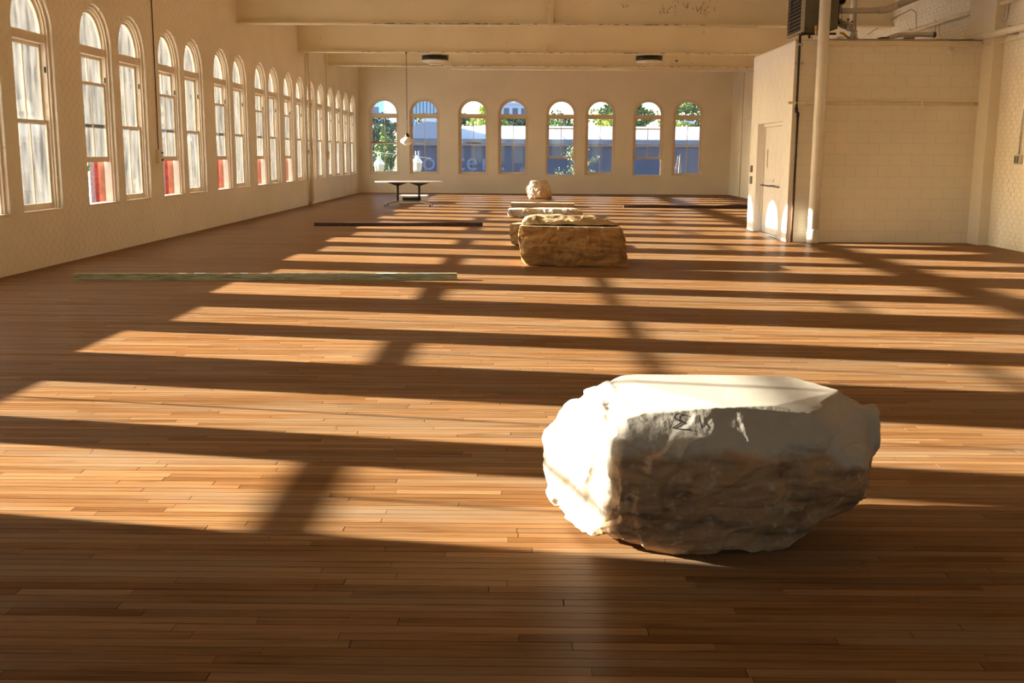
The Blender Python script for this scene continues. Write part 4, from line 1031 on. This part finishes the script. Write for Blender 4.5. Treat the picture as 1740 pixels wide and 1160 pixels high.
tree(-.8, 100, 4.0, (3.0,1.5,1.0), M_leafd, 'dark hedge-like trees behind the roof in the fourth end window', 3000, .16, 17)
# leafy young tree close outside the fifth and sixth windows
e = empty('young_tree', (2.55, 46.9, -4.6), 'young leafy tree close outside the fifth and sixth end windows', 'tree')
bm = bmesh.new(); tube(bm, [(0,0,0),(0,.05,3),(.05,0,5.2),(.0,0,6.1)], [.07,.05,.03,.01], 8); r_ = random.Random(5); tips = []
for k in range(26):
    z = 4.4+r_.random()*1.9; a = r_.choice([-1, 1]); l = r_.uniform(.3,.95)*(1.25-(z-4.4)/2.6); p1 = Vector((a*l, r_.uniform(-.4,.4), z+l*.55))
    tube(bm, [(0,0,z), (Vector((0,0,z))+p1)/2+Vector((0,0,-.04)), p1], [.009,.006,.003], 5); tips.append((Vector((0,0,z)), p1))
link('branches', bm, M_bark, e)
r2 = np.random.default_rng(8); ps = []
for a_, b_ in tips:
    for t in r2.uniform(.2, 1.05, 90): ps.append(np.array(list(a_.lerp(b_, t))) + r2.normal(0, .08, 3))
ps = np.array(ps); nn_ = len(ps); av = r2.normal(size=(nn_,3)); av /= np.linalg.norm(av, axis=1)[:,None]; bv = np.cross(av, r2.normal(size=(nn_,3))); bv /= np.linalg.norm(bv, axis=1)[:,None]
V = np.stack([ps-av*.04, ps+bv*.02, ps+av*.04, ps-bv*.02], 1).reshape(-1,3); me = bpy.data.meshes.new('foliage'); me.from_pydata(V.tolist(), [], [(4*i,4*i+1,4*i+2,4*i+3) for i in range(nn_)])
link('foliage', me, M_leafp, e)
e = empty('dry_stalk', (6.8, 46.5, -4.6), 'thin dry pale stalk outside the eighth end window', 'plant')
bm = bmesh.new(); tube(bm, [(0,0,0),(0,0,5.3),(.05,0,6.2)], [.03,.015,.004], 6)
for k in range(26):
    z = 5.2+.9*k/26; a = (-1)**k; l = .20*(1-k/32); tube(bm, [(0,0,z),(a*l,random.uniform(-.05,.05),z+.06)], [.003,.006], 5)
link('stem', bm, simple('dry_tan_stem', (.5,.38,.26), .8), e)
# street lamps
M_lantern = simple('cream_lantern_glass', (.45,.43,.32), .4)
for (x, z, lb) in ((-6.58, .62, 'white street lantern seen through the first end window'), (-4.82, .70, 'white street lantern seen through the second end window')):
    e = empty('street_lamp', (x, 50, -4.6), lb, 'street lamp', 'street lanterns outside')
    b0 = z+4.6
    bm = bmesh.new(); lathe(bm, [(.11,b0),(.20,b0+.12),(.235,b0+.42),(.235,b0+.44)], n=8, sm=False); link('globe', bm, M_lantern, e)
    bm = bmesh.new(); lathe(bm, [(.25,b0+.44),(.25,b0+.49),(.17,b0+.60),(.06,b0+.72),(.05,b0+.76),(.02,b0+.78)], n=8, sm=False)
    for s in (-1,1): tube(bm, [(s*.06,0,b0+.70),(s*.06,0,b0+.98)], .015, 6)
    link('cap', bm, M_pipe, e)
    bm = bmesh.new(); lathe(bm, [(.16,0),(.14,.5),(.07,.6),(.055,b0-.2),(.09,b0-.1),(.11,b0)], n=12); link('post', bm, M_pipe, e)
bm = bmesh.new(); tube(bm, [(-9,50.3,-4.6),(-9,50.3,2.1)], .07, 8); tube(bm, [(-9,50.3,2.0),(-6.6,50.3,1.60),(-4.2,50.3,1.35)], .012, 5); link('overhead_wire', bm, M_pipe, label='thin pale overhead wire crossing the first end window from its post', cat='wire')
# things beyond the left wall: low building, water-blue lot, trees
building('low_depot', -66, -50, 40, 62, .6, M_greyb, 'long pale building far outside the left windows', wins=(5, (-1.5,)))
link('river', bmbox(-150, -30, -40, 200, -4.6, -4.55), simple('pale_blue_water', (.25,.38,.55), .15), label='pale blue strip of water far outside the left windows', cat='river', kind='structure')
for k, (x, y, z) in enumerate(((-34,52,-.6),(-46,88,0),(-52,120,.4),(-40,132,.6),(-30,150,.6))):
    tree(x, y, z, (3.2,3.2,2.6), M_leafm, f'rounded green tree across the water outside the left windows, {ORD[k]} by distance', 1600, .4, 40+k)
